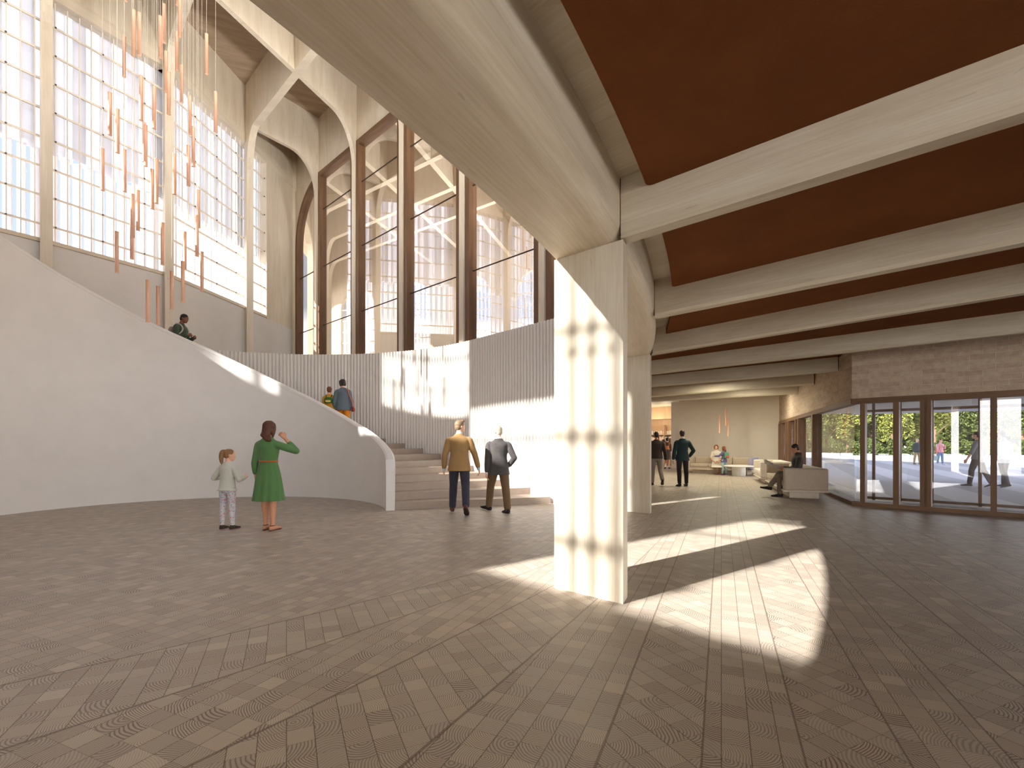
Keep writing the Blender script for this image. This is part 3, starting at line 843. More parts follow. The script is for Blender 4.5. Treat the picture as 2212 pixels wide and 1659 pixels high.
while w < -1.6:
    gb.box(qq(w, 5.85), wd*.05, wn*.05, (0,0,9.6)); w += 2.2
for z in (5.85, 8.2, 10.6, 13.0): gb.box(qq(-17.2, z), wd*15.6, wn*.05, (0,0,.05))
gb.build('glazing_bars', M['rod'], root)
for j, (w0, w1, z0, z1) in enumerate(SUN_OPENINGS):
    root = struct(empty('window_%d' % wi, W0), ['high wide window', 'middle wide window', 'lower tall window'][j] + ' in the added rear wall, shaped to cast the sun patches', 'window'); wi += 1
    fr = MB(); qq = lambda w, z: wd*w + wn*.15 + V((0,0,z))
    if j == 2:
        for w in (-4.43, -4.22, -4.01): fr.box(qq(w-.05, z0), wd*.10, wn*.04, (0,0,z1-z0))
        for z in (6.50, 7.50, 8.5): fr.box(qq(-4.75, z), wd*.95, wn*.04, (0,0,.10))
        # dark arched infill that trims the head of the light
        fr2 = MB(); fr2.prism([W0*0 + wd*w + wn*.1 + V((0,0,z)) for w, z in ((-5.62, 9.6), (-5.62, 9.45), (-2.15, 9.3), (-2.15, 9.6))], wn*.05); fr2.build('head_infill', M['plaster'], root)
    else:
        w = w0 + .6
        while w < w1: fr.box(qq(w, z0), wd*.04, wn*.05, (0,0,z1-z0)); w += .8
        for z in (z0 + .8, z0 + 1.7): fr.box(qq(w0, z), wd*(w1-w0), wn*.05, (0,0,.05))
    fr.build('glazing_bars', M['rod'], root)
# =================================================================== PEOPLE
def rotx(v, a): c, s = math.cos(a), math.sin(a); return V((v[0], v[1]*c - v[2]*s, v[1]*s + v[2]*c))
def rotz(v, a): c, s = math.cos(a), math.sin(a); return V((v[0]*c - v[1]*s, v[0]*s + v[1]*c, v[2]))
def cr(P, n):                                      # smooth samples through a list of tuples
    out = []
    for i in range(len(P)-1):
        p0, p1, p2, p3 = P[max(i-1,0)], P[i], P[i+1], P[min(i+2, len(P)-1)]
        for k in range(n):
            t = k/n
            out.append([.5*((2*b) + (-a+c)*t + (2*a-5*b+4*c-d)*t*t + (-a+3*b-3*c+d)*t**3) for a, b, c, d in zip(p0, p1, p2, p3)])
    out.append(list(P[-1])); return out
class Body:
    def __init__(s): s.mb = MB()
    def limb(s, pts, rad, n=14, sub=4):            # rounded, tapering limb through joints
        P = cr([tuple(p) + (r,) for p, r in zip(pts, rad)], sub)
        a, b = P[0], P[-1]
        pts = [V(p[:3]) for p in P]; rr = [max(.002, p[3]) for p in P]
        d0 = (pts[0]-pts[1]).normalized(); d1 = (pts[-1]-pts[-2]).normalized()
        pts = [pts[0] + d0*rr[0]*.8, pts[0] + d0*rr[0]*.5] + pts + [pts[-1] + d1*rr[-1]*.5, pts[-1] + d1*rr[-1]*.8]
        rr = [rr[0]*.45, rr[0]*.82] + rr + [rr[-1]*.82, rr[-1]*.45]
        s.mb.tube(pts, rr, n)
    def loft(s, secs, n=20, sub=3, pleat=0, pl_n=14):   # secs: (center, half width, half depth, [x axis, y axis])
        rows = cr([tuple(c) + (a, b) + tuple(x) + tuple(y) for c, a, b, x, y in secs], sub)
        rings = []
        m = len(rows)
        for i, r in enumerate(rows):
            c, a, b, x, y = V(r[:3]), r[3], r[4], V(r[5:8]), V(r[8:11])
            w = pleat*(1 - i/(m-1)) if pleat else 0
            rings.append([c + x*(a*(1 + w*math.sin(pl_n*2*PI*k/n))*math.cos(2*PI*k/n)) + y*(b*(1 + w*math.sin(pl_n*2*PI*k/n))*math.sin(2*PI*k/n)) for k in range(n)])
        s.mb.rings(rings)
    def ball(s, c, rx, ry, rz, R=None, n=16):
        c = V(c); rings = []
        for i in range(1, n//2):
            ph = PI*i/(n//2) - PI/2
            ring = []
            for k in range(n):
                p = V((rx*math.cos(ph)*math.cos(2*PI*k/n), ry*math.cos(ph)*math.sin(2*PI*k/n), rz*math.sin(ph)))
                ring.append(c + (R @ p if R else p))
            rings.append(ring)
        s.mb.rings(rings)
    def done(s, name, mat, parent, voxel=.009, smooth=4):
        me = bpy.data.meshes.new(name); me.from_pydata(s.mb.v, [], s.mb.f); me.update()
        bm = bmesh.new(); bm.from_mesh(me)
        # every closed shell faces outward
        bmesh.ops.recalc_face_normals(bm, faces=bm.faces); bm.to_mesh(me); bm.free()
        o = bpy.data.objects.new(name, me); COL.objects.link(o)
        if voxel:
            md = o.modifiers.new('r', 'REMESH'); md.mode = 'VOXEL'; md.voxel_size = voxel; md.use_smooth_shade = True
            if smooth:
                sm = o.modifiers.new('s', 'SMOOTH'); sm.factor = .5; sm.iterations = smooth
            dg = bpy.context.evaluated_depsgraph_get()
            new = bpy.data.meshes.new_from_object(o.evaluated_get(dg))
            o.modifiers.clear(); o.data = new; bpy.data.meshes.remove(me); new.name = name
        o.data.polygons.foreach_set('use_smooth', [True]*len(o.data.polygons))
        o.data.materials.clear(); o.data.materials.append(mat)
        o.parent = parent
        return o

def cloth(key, c, **k):
    if key not in M: M[key] = m_fabric(key, c, **k)
    return M[key]
M['skin_light'] = m_plain('skin_light', srgb(214, 166, 138), .55, .35, .05, 30)
M['skin_tan'] = m_plain('skin_tan', srgb(190, 136, 104), .55, .35, .05, 30)
M['skin_dark'] = m_plain('skin_dark', srgb(120, 78, 56), .55, .35, .05, 30)
M['eye'] = m_plain('dark_eye', srgb(40, 30, 26), .3, .5)
M['lip'] = m_plain('lip', srgb(182, 120, 106), .5)
def hair_mat(k, c):
    if k not in M:
        t = NT(k); x, y, z = t.sep(t.obj())
        n = t.noise(t.comb(t.M('MULTIPLY', x, 60), t.M('MULTIPLY', y, 60), t.M('MULTIPLY', z, 6)), 2, 3, .6)
        col = t.ramp(n, [(.3, tuple(q*.6 for q in c[:3]) + (1,)), (.7, tuple(min(1, q*1.25) for q in c[:3]) + (1,))])
        t.bump(n, .4, .01); M[k] = t.base(col, .5, .3)
    return M[k]

def person(label, loc_, yaw, H, o, pose, voxel=.011, group=None):
    """pose: legs L/R = (thigh pitch, side spread, knee bend, foot pitch); arms LA/RA = (upper dir, fore dir); lean, twist, head_yaw, head_pitch, seat (pelvis height)"""
    fem = o.get('fem', 0); kid = o.get('kid', 0)
    R = math.radians
    root = empty('person', loc_, R(yaw) - PI/2, label, 'person', group)
    hs = 1.18 if kid else 1.0                      # children carry relatively larger heads
    hipw = .052*H; lt, ls = .240*H, .242*H
    hipz = .525*H
    shw = (.098 if fem else .112)*H*(.94 if kid else 1)
    lean = R(pose.get('lean', 0)); twist = R(pose.get('twist', 0))
    # legs
    J = {}
    low = 1e9
    for sd, k in ((-1, 'L'), (1, 'R')):
        tp, ab, kn, fp = pose.get(k, (0, 2, 2, 0))
        hp = V((sd*hipw, 0, 0))
        t = V((sd*math.sin(R(ab)), math.sin(R(tp)), -math.cos(R(tp)))).normalized()
        sh = V((sd*math.sin(R(ab))*.5 + pose.get(k+'x', 0), math.sin(R(tp-kn)), -math.cos(R(tp-kn)))).normalized()
        k_, a_ = hp + t*lt, hp + t*lt + sh*ls
        fo = V((sd*.12 + pose.get(k+'t', 0), math.cos(R(fp)), math.sin(R(fp)))).normalized()   # toe direction, + is toe up
        heel = a_ - fo*.028*H + V((0,0,-.03*H)); toe = a_ + fo*.105*H + V((0,0,-.03*H))
        J[k] = (hp, k_, a_, fo)
        if a_.z - .045*H < low: low = a_.z - .045*H
        low = min(low, (a_ + fo*.11*H).z - .033*H - .008)
    pz = pose.get('seat', -low)
    up = V((0,0,pz))
    for k in 'LR': J[k] = tuple([q + up for q in J[k][:3]] + [J[k][3]])
    PEL = V((0,0,pz))
    def tr(v): return PEL + rotz(rotx(V(v), -lean), twist)          # torso frame: pelvis origin
    def ax(v): return rotz(rotx(V(v), -lean), twist)
    X, Y = ax((1,0,0)), ax((0,1,0))
    px, py = V((1,0,0)), V((0,1,0))
    nk = tr((0, -.005*H, .325*H)); hy, hpit = R(pose.get('head_yaw', 0)), R(pose.get('head_pitch', 0))
    HR = Matrix.Rotation(hy + twist, 3, 'Z') @ Matrix.Rotation(-hpit, 3, 'X') @ Matrix.Rotation(R(pose.get('head_roll', 0)), 3, 'Y')
    HC = nk + ax((0, .012*H, .022*H)) + HR @ V((0, .012*H, .062*H*hs))  # centre of the skull
    hd = lambda x, y, z: HC + HR @ V((x*H*hs, y*H*hs, z*H*hs))
    shoulders = {-1: tr((-shw*.96, -.004*H, .254*H)), 1: tr((shw*.96, -.004*H, .254*H))}
    # ---- body, one surface
    b = Body()
    wst = .068 if fem else .078; chest = .082 if fem else .094; hip = .094 if fem else .090
    if kid: wst, chest, hip = .074, .080, .080
    SHZ_ = .272
    secs = [(PEL + V((0,0,-.045*H)), .070*H, .056*H, px, py), (PEL + V((0,0,.0)), hip*H, .062*H, px, py), (tr((0,0,.05*H)), (hip+wst)/2*H, .058*H, (X+px)/2, (Y+py)/2),
            (tr((0,0,.105*H)), wst*H, .050*H, X, Y), (tr((0,.004*H,.18*H)), chest*H, .060*H, X, Y), (tr((0,.002*H,.235*H)), (chest+.008)*H, .062*H, X, Y), (tr((0,-.003*H,.266*H)), (chest+.010)*H, .050*H, X, Y),
            (tr((0,-.006*H,.288*H)), .078*H, .040*H, X, Y), (tr((0,-.006*H,.304*H)), .050*H, .036*H, X, Y), (tr((0,-.006*H,.325*H)), .034*H, .034*H, X, Y)]
    b.loft(secs)
    b.limb([tr((0, -.006*H, .30*H)), nk + ax((0,.004*H,.02*H)), hd(0, -.012, -.03)], [.034*H, .030*H, .032*H])
    # head: skull, jaw, face
    b.ball(HC + HR @ V((0, -.004*H*hs, .010*H*hs)), .0425*H*hs, .053*H*hs, .052*H*hs, HR)
    hx, hyv = HR @ V((1,0,0)), HR @ V((0,1,0))
    b.loft([(hd(0, .024, -.064), .013*H*hs, .014*H*hs, hx, hyv), (hd(0, .018, -.056), .024*H*hs, .026*H*hs, hx, hyv), (hd(0, .012, -.038), .033*H*hs, .038*H*hs, hx, hyv), (hd(0, .008, -.012), .038*H*hs, .045*H*hs, hx, hyv), (hd(0, .004, .012), .040*H*hs, .047*H*hs, hx, hyv), (hd(0, 0, .035), .034*H*hs, .042*H*hs, hx, hyv)], sub=2)
    b.loft([(hd(0, .050, -.020), .0095*H*hs, .0125*H*hs, hx, hyv), (hd(0, .050, -.012), .0065*H*hs, .012*H*hs, hx, hyv), (hd(0, .047, .004), .0045*H*hs, .008*H*hs, hx, hyv)], n=10, sub=2)   # nose
    b.ball(hd(0, .045, -.037), .013*H*hs, .009*H*hs, .006*H*hs, HR, 10)                                                                   # mouth
    b.ball(hd(0, .041, .016), .030*H*hs, .011*H*hs, .006*H*hs, HR, 10)                                                                    # brow
    for sx in (-1, 1): b.ball(hd(sx*.043, -.004, -.006), .006*H*hs, .012*H*hs, .018*H*hs, HR, 10)                                         # ears
    # arms and hands
    hand_at = {}; arms = {}
    ua, fa = .170*H, .150*H
    for sx, k in ((-1, 'LA'), (1, 'RA')):
        u, f = pose.get(k, ((.12*sx, -.02, -1), (.06*sx, .16, -1)))
        u, f = V(u).normalized(), V(f).normalized()
        s0 = shoulders[sx]; e_ = s0 + u*ua; w_ = e_ + f*fa
        arms[sx] = (s0, e_, w_, u, f)
        b.limb([s0 - ax((sx*.03*H, 0, -.002*H)), s0, s0.lerp(e_, .5), e_], [.026*H, .028*H, .026*H, .0215*H])
        b.limb([e_, e_.lerp(w_, .35), w_], [.0215*H, .0222*H, .0145*H]); b.ball(e_, .0215*H, .0215*H, .0215*H)
        # hand: flat palm, thumb off its side, four unequal bent fingers
        curl = pose.get(k + '_curl', .5)
        pn = V(pose.get(k + '_palm', (-sx, 0, 0)))                # palm faces the body by default
        pn = (pn - f*pn.dot(f)).normalized(); sd = f.cross(pn).normalized()
        if sd.dot(V((0, 1, 0))) < 0 and abs(sd.y) > .2: sd = -sd                      # thumb side forward
        hl = .100*H*(1.05 if kid else 1)
        p0 = w_; p1 = w_ + f*hl*.5
        b.loft([(p0, .014*H, .011*H, sd, pn), (p0.lerp(p1, .4), .021*H, .012*H, sd, pn), (p1, .023*H, .010*H, sd, pn), (p1 + f*.004*H, .020*H, .008*H, sd, pn)], n=14, sub=2)
        rf = max(.0056*H, .0062)
        for i, (off, ln) in enumerate(((.0165, .44), (.0056, .50), (-.0056, .47), (-.0165, .37))):
            q0 = p1 + sd*off*H*1.12 - f*.006*H; c1 = curl*(1 + .12*i)
            d1 = (f*math.cos(c1*.7) + pn*math.sin(c1*.7)); d2 = (f*math.cos(c1*1.5) + pn*math.sin(c1*1.5)); d3 = (f*math.cos(c1*2.1) + pn*math.sin(c1*2.1))
            q1 = q0 + d1*hl*ln*.45; q2 = q1 + d2*hl*ln*.33; q3 = q2 + d3*hl*ln*.24
            b.limb([q0, q1, q2, q3], [rf, rf*.95, rf*.9, rf*.75], n=8, sub=2)
        tq = w_ + f*hl*.14 + sd*.017*H
        td = (f*.75 + sd*.65 + pn*.25).normalized()
        b.limb([tq - sd*.008*H, tq + td*hl*.22, tq + (td*.8 + f*.5).normalized()*hl*.42], [rf*1.3, rf*1.15, rf*.85], n=8, sub=2)
        hand_at[sx] = w_ + f*hl*.6
    # legs
    for k in 'LR':
        hp, kn, an, fo = J[k]; sx = -1 if k == 'L' else 1
        t_ = (kn-hp); s_ = (an-kn); bk = V((0, -1, 0)) if abs(s_.normalized().z) > .5 else V((0, 0, -1))
        b.limb([hp, hp + t_*.45, kn], [.050*H, .043*H, .031*H], n=16); b.ball(kn, .031*H, .031*H, .031*H)
        b.limb([kn, kn + s_*.30 + bk*.008*H, kn + s_*.62, an], [.031*H, .0315*H, .024*H, .0195*H], n=16)
        side = fo.cross(V((0,0,1))).normalized(); fu = side.cross(fo).normalized()
        hl_ = an - fu*.020*H
        b.loft([(hl_ - fo*.034*H, .012*H, .014*H, side, fu), (hl_ - fo*.015*H, .019*H, .022*H, side, fu), (hl_ + fo*.03*H, .021*H, .020*H, side, fu), (hl_ + fo*.075*H - fu*.008*H, .025*H, .012*H, side, fu), (hl_ + fo*.105*H - fu*.012*H, .018*H, .008*H, side, fu)], n=14, sub=2)
    body = b.done('body', M[o.get('skin', 'skin_light')], root, voxel)
    out = {'root': root, 'tr': tr, 'hd': hd, 'arms': arms, 'hand': hand_at, 'J': J, 'X': X, 'Y': Y, 'H': H, 'PEL': PEL, 'HR': HR, 'ax': ax, 'nk': nk, 'sh': shoulders}
    vc = voxel*1.05
    # ---- upper garment
    if o.get('top'):
        nm, mat, hem, flare, slv, thick = o['top']          # hem: pelvis-relative (fraction of H), slv: 0..1 of the whole arm
        t = Body(); e = thick*H
        secs = []
        if hem < -.02: secs.append((tr((0,-.004*H,hem*H)), (hip+.018+flare)*H+e, (.062+.012+flare)*H+e, (X+px)/2, (Y+py)/2))
        else: secs.append((tr((0,0,hem*H)), (hip+.004+flare)*H+e, (.062+flare)*H+e, (X+px)/2, (Y+py)/2)) if hem < .08 else secs.append((tr((0,0,hem*H)), (wst+.012)*H+e, .058*H+e, X, Y))
        if hem < -.02: secs.append((tr((0,0,-.005*H)), (hip+.016)*H+e, .078*H+e, (X+px)/2, (Y+py)/2))
        w_ = wst + o.get('loose', .010)
        if hem < .05: secs.append((tr((0,0,.052*H)), ((hip+w_)/2+.008)*H+e, .066*H+e, (X+px)/2, (Y+py)/2))
        secs += [(tr((0,0,.118*H)), w_*H+e, .057*H+e, X, Y), (tr((0,.002*H,.19*H)), (chest+.006)*H+e, .066*H+e, X, Y),
                 (tr((0,0,.238*H)), (chest+.014)*H+e, .066*H+e, X, Y), (tr((0,-.004*H,.268*H)), (chest+.014)*H+e, .054*H+e, X, Y), (tr((0,-.007*H,.290*H)), .080*H+e, .043*H+e, X, Y), (tr((0,-.007*H,.306*H)), .052*H+e, .039*H+e, X, Y), (tr((0,-.007*H,.325*H+e*.3)), .036*H+e*.7, .036*H+e*.7, X, Y)]
        t.loft(secs, n=24)
        for sx in (-1, 1):
            s0, e_, q_, u, f = arms[sx]
            r0 = .0285*H + e
            pts, rad = [s0 - ax((sx*.035*H, 0, -.002*H)), s0 + ax((sx*.002*H, 0, 0)), s0.lerp(e_, .5)], [r0*.93, r0, r0*.98]
            if slv > .5:
                k_ = (slv-.5)*2; re_ = .0238*H+e; pts.append(e_); rad.append(re_)
                t.ball(e_, re_*1.02, re_*1.02, re_*1.02); t.limb([e_, e_.lerp(q_, .45*k_), e_.lerp(q_, .97*k_)], [re_, .0232*H+e, (.0175+.006*(1-k_))*H+e])
            else: pts.append(s0.lerp(e_, slv*2)); rad.append(.029*H+e)
            t.limb(pts, rad)
        if o.get('collar'):
            t.loft([(tr((0,-.008*H,.318*H)), .040*H+e, .040*H+e, X, Y), (nk + ax((0,-.002*H,.022*H)), .034*H+e*.6, .036*H+e*.6, X, Y)], sub=2)
        out['top'] = t.done(nm, mat, root, vc)
        if o.get('shirt'):                                   # shirt collar above a jacket, cuffs below its sleeves
            t = Body(); t.loft([(tr((0,-.006*H,.312*H)), .040*H, .040*H, X, Y), (nk + ax((0,0,.020*H)), .0345*H, .0365*H, X, Y)], sub=2)
            t.done('shirt_collar', o['shirt'], root, vc*.8)
            for sx in (-1, 1):
                s0, e_, q_, u, f = arms[sx]; t = Body(); t.limb([q_ - f*.02*H, q_ + f*.010*H], [.0195*H, .0195*H]); t.done('shirt_cuff', o['shirt'], root, vc*.8)
    # ---- trousers / skirt / dress
    if o.get('legs'):
        nm, mat, ease, endk = o['legs']                       # endk: share of shank covered
        t = Body(); e = ease*H
        t.loft([(PEL + V((0,0,-.062*H)), .062*H+e, .058*H+e, px, py), (PEL + V((0,0,-.02*H)), (hip)*H+e, .067*H+e, px, py), (PEL + V((0,0,.03*H)), (hip-.004)*H+e, .063*H+e, px, py), (tr((0,0,.075*H)), (wst+.012)*H+e, .056*H+e, X, Y)])
        for k in 'LR':
            hp, kn, an, fo = J[k]; s_ = an-kn; bk = V((0, -1, 0)) if abs(s_.normalized().z) > .5 else V((0, 0, -1))
            t.limb([hp, hp.lerp(kn, .45), kn], [.053*H+e, .046*H+e, .036*H+e], n=18); t.ball(kn, .036*H+e, .036*H+e, .036*H+e)
            t.limb([kn, kn + s_*.35 + bk*.006*H, kn + s_*.7*min(1, endk+.1), kn + s_*endk], [.036*H+e, .0345*H+e, .029*H+e*1.3, .026*H+e*1.5], n=18)
        out['legs'] = t.done(nm, mat, root, vc)
    if o.get('skirt'):
        nm, mat, top_, end, flare, pleat = o['skirt']
        t = Body(); m_ = (J['L'][1] + J['R'][1])/2; ctr = lambda z: V((0, (m_.y)*max(0, (pz - z))/max(.01, pz - m_.z)*.7, z))
        zs = [end*H + 0, end*H + .3*(pz - end*H), pz - .03*H, tr((0,0,top_*H)).z]
        t.loft([(ctr(zs[0]), (.105+flare)*H, (.080+flare)*H, px, py), (ctr(zs[1]), (.104+flare*.75)*H, (.078+flare*.7)*H, px, py), (ctr(zs[2]), (hip+.016+flare*.15)*H, .076*H, px, py), (tr((0,0,top_*H)), (wst+.012)*H, .060*H, X, Y)], n=84, sub=6, pleat=pleat, pl_n=12)
        out['skirt'] = t.done(nm, mat, root, vc, 2)
    # ---- shoes
    sm = o.get('shoe')
    if sm:
        for k in 'LR':
            hp, kn, an, fo = J[k]; side = fo.cross(V((0,0,1))).normalized(); fu = side.cross(fo).normalized(); hl_ = an - fu*.020*H; g = .005*H
            t = Body()
            t.loft([(hl_ - fo*.042*H - fu*.004*H, .013*H, .018*H, side, fu), (hl_ - fo*.022*H - fu*.002*H, .023*H, .026*H, side, fu), (hl_ + fo*.03*H - fu*.003*H, .0255*H, .024*H, side, fu), (hl_ + fo*.078*H - fu*.010*H, .030*H, .0165*H, side, fu), (hl_ + fo*.112*H - fu*.013*H, .024*H, .012*H, side, fu), (hl_ + fo*.122*H - fu*.014*H, .012*H, .008*H, side, fu)], n=16, sub=2)
            if o.get('boot'): t.limb([hl_ , an + (kn-an)*.14], [.026*H, .027*H])
            so_ = t.done('shoe', sm, root, vc*.8)
            t = Body(); z_ = -fu*.0245*H
            t.loft([(hl_ - fo*.040*H + z_, .015*H, .003*H, side, fu), (hl_ - fo*.02*H + z_, .024*H, .004*H, side, fu), (hl_ + fo*.03*H + z_, .025*H, .004*H, side, fu), (hl_ + fo*.08*H + z_, .031*H, .004*H, side, fu), (hl_ + fo*.118*H + z_*.95, .018*H, .003*H, side, fu)], n=16, sub=2)
            t.done('sole', o.get('sole', M['eye']), so_, vc*.6, 1).parent = so_
    # ---- hair
    hm = o.get('hair'); st = o.get('style', 'short')
    if hm:
        t = Body(); s_ = H*hs
        if st == 'short':
            t.ball(hd(0, -.008, .020), .0475*s_, .0535*s_, .050*s_, HR); t.ball(hd(0, -.026, -.008), .0415*s_, .036*s_, .044*s_, HR)
        elif st == 'swept':
            t.ball(hd(0, -.010, .020), .049*s_, .055*s_, .052*s_, HR); t.ball(hd(0, -.027, -.006), .0435*s_, .037*s_, .046*s_, HR); t.ball(hd(.004, .022, .054), .036*s_, .034*s_, .020*s_, HR)
        elif st == 'bob':
            t.ball(hd(0, -.010, .018), .051*s_, .056*s_, .052*s_, HR); t.ball(hd(0, -.024, -.018), .050*s_, .040*s_, .050*s_, HR)
            for sx in (-1, 1): t.limb([hd(sx*.040, .012, .03), hd(sx*.047, .008, -.01), hd(sx*.043, .004, -.05)], [.014*s_, .015*s_, .010*s_])
        elif st in ('long', 'wavy'):
            t.ball(hd(0, -.010, .018), .053*s_, .058*s_, .053*s_, HR); t.ball(hd(0, -.024, -.02), .053*s_, .042*s_, .052*s_, HR)
            bk = V((0, -1, 0)) if st == 'long' else V((0.25, -1, 0))
            c0 = hd(0, -.035, -.035); ln = o.get('hair_len', .12)*s_
            ex = ax((1,0,0)); ey = ax((0,1,0))
            t.loft([(c0 + V((0,0,-ln)) + ax((o.get('hair_side', 0)*s_, -.040*s_, 0)), .022*s_, .012*s_, ex, ey), (c0 + V((0,0,-ln*.7)) + ax((o.get('hair_side', 0)*.7*s_, -.036*s_, 0)), .040*s_, .018*s_, ex, ey), (c0 + V((0,0,-ln*.35)) + ax((0, -.018*s_, 0)), .048*s_, .030*s_, ex, ey), (c0, .050*s_, .038*s_, hx, hyv), (hd(0, -.02, .02), .048*s_, .045*s_, hx, hyv)], n=18)
            for sx in (-1, 1): t.limb([hd(sx*.036, .020, .035), hd(sx*.047, .012, 0), hd(sx*.046, .004, -.045), hd(sx*.045, -.004, -.085)], [.012*s_, .016*s_, .015*s_, .008*s_])
        elif st == 'ponytail':
            t.ball(hd(0, -.010, .016), .0475*s_, .054*s_, .050*s_, HR); t.ball(hd(0, -.024, -.006), .0415*s_, .036*s_, .040*s_, HR)
            t.limb([hd(0, -.050, .040), hd(-.004, -.074, .030), hd(-.008, -.080, -.02), hd(-.006, -.074, -.075), hd(.004, -.064, -.115)], [.014*s_, .020*s_, .023*s_, .018*s_, .006*s_])
        out['hair'] = t.done('hair', hm, root, vc*.95, 3)
    if o.get('face'):
        for sx in (-1, 1):
            t = Body(); t.ball(hd(sx*.0165, .0452, .004), .0075*H*hs, .004*H*hs, .0042*H*hs, HR, 10); t.done('eye', M['eye'], root, 0)
            t = Body(); t.limb([hd(sx*.008, .0490, .0165), hd(sx*.018, .0470, .0185), hd(sx*.027, .0405, .0155)], [.002*H*hs]*3, n=6); t.done('eyebrow', hm or M['eye'], root, 0)
        t = Body(); t.ball(hd(0, .0512, -.0375), .0125*H*hs, .003*H*hs, .0042*H*hs, HR, 10); t.done('lips', M['lip'], root, 0)
    return out

def world(P, p):                                    # a point of a person's frame in the scene
    r = P['root']; return r.location + rotz(V(p), r.rotation_euler.z)
def pack(P, name, label, mat, sc=1.0, mat2=None, strap=None, cat='backpack', w=.085, h=.13, d=.05, zc=.19, straps=True, tape=None):
    """A backpack worn on the back: a thing of its own in the wearer's frame."""
    H = P['H']; r = P['root']; tr, ax = P['tr'], P['ax']
    root = empty(name, r.location, r.rotation_euler.z, label, cat)
    b = Body(); X, Y = P['X'], P['Y']
    yb = -.062*H - d*H*.72
    b.loft([(tr((0, yb, (zc-h/2*1.0)*H)), w*.80*H, d*.7*H, X, Y), (tr((0, yb-.006*H, (zc-h/2*.8)*H)), w*H, d*H, X, Y), (tr((0, yb-.004*H, zc*H)), w*H, d*H, X, Y), (tr((0, yb, (zc+h/2*.75)*H)), w*.88*H, d*.85*H, X, Y), (tr((0, yb+.008*H, (zc+h/2*1.02)*H)), w*.55*H, d*.5*H, X, Y)], n=20)
    b.done('bag', mat, root, .008)
    b = Body(); b.loft([(tr((0, yb-d*.72*H, (zc-h*.40)*H)), w*.60*H, d*.38*H, X, Y), (tr((0, yb-d*.86*H, (zc-h*.22)*H)), w*.70*H, d*.42*H, X, Y), (tr((0, yb-d*.78*H, (zc-h*.02)*H)), w*.60*H, d*.36*H, X, Y)], n=16)
    b.done('front_pocket', mat2 or mat, root, .007)
    if straps:
        for sx in (-1, 1):
            b = Body(); s0 = P['sh'][sx]
            b.limb([tr((sx*.045*H, yb+d*.7*H, (zc+h*.42)*H)), tr((sx*.062*H, -.035*H, .306*H)), tr((sx*.068*H, .035*H, .290*H)), tr((sx*.078*H, .072*H, .225*H)), tr((sx*.096*H, .020*H, .135*H)), tr((sx*.07*H, yb+d*.7*H, (zc-h*.40)*H))], [.011*H]*6, n=8)
            b.done('strap', strap or mat, root, .006, 1)
    return root

MH = {k: hair_mat('hair_'+k, srgb(*c)) for k, c in dict(brown=(84, 50, 34), dark=(44, 34, 30), blond=(158, 118, 78), ash=(124, 102, 78), grey=(178, 168, 150), black=(34, 28, 26), lightbrown=(134, 96, 62), auburn=(120, 70, 42)).items()}
C_ = cloth
blk = C_('black_leather', srgb(38, 33, 31), rough=.45); brn = C_('brown_leather', srgb(92, 50, 38), rough=.5)
white = C_('white_cotton', srgb(226, 224, 222)); 

# --- girl in grey jumper
g = person('girl in a pale grey jumper and floral leggings, hair in a ponytail', G(491, 1143), 80, 1.285,
    dict(kid=1, fem=1, skin='skin_light', hair=MH['lightbrown'], style='ponytail', top=('jumper', C_('grey_jumper', srgb(186, 186, 172)), -.035, .021, .93, .010), legs=('leggings', m_floral(), .003, .93), shoe=C_('dark_boot', srgb(58, 52, 44)), sole=C_('pink_sole', srgb(168, 86, 100)), boot=1),
    dict(L=(1, 3, 3, 0), R=(3, 2, 4, 0), head_yaw=-48, head_pitch=4, lean=2, LA=((-.62, -.05, -.8), (.1, .95, .05)), RA=((.48, -.02, -.9), (-.2, .95, .15))), voxel=.009)
# --- woman in green dress
gd = C_('green_dress', srgb(80, 114, 68))
wgreen = person('woman in a knee-length green dress, one hand raised to her ear', G(580, 1145), 84, 1.765,
    dict(fem=1, skin='skin_tan', hair=MH['brown'], style='wavy', hair_len=.09, hair_side=.05, top=('dress_bodice', gd, .096, .0, .80, .007), loose=.012, skirt=('dress_skirt', gd, .108, .272, .036, .075)),
    dict(L=(4, -3, 6, 0), R=(-2, 0, 1, 0), head_yaw=-22, head_pitch=-2, twist=-4, LA=((-.18, -.10, -1), (-.02, .18, -1)), RA=((.56, .55, -.28), (-.90, -.22, 1.12)), RA_palm=(-.5, .7, -.3), RA_curl=.55), voxel=.009)
b = Body(); P = wgreen; H = P['H']
b.loft([(P['tr']((0, 0, .098*H)), .0905*H, .0685*H, P['X'], P['Y']), (P['tr']((0, 0, .112*H)), .0895*H, .0675*H, P['X'], P['Y'])], n=40, sub=2); b.done('belt', C_('tan_belt', srgb(170, 84, 48)), P['root'], 0)
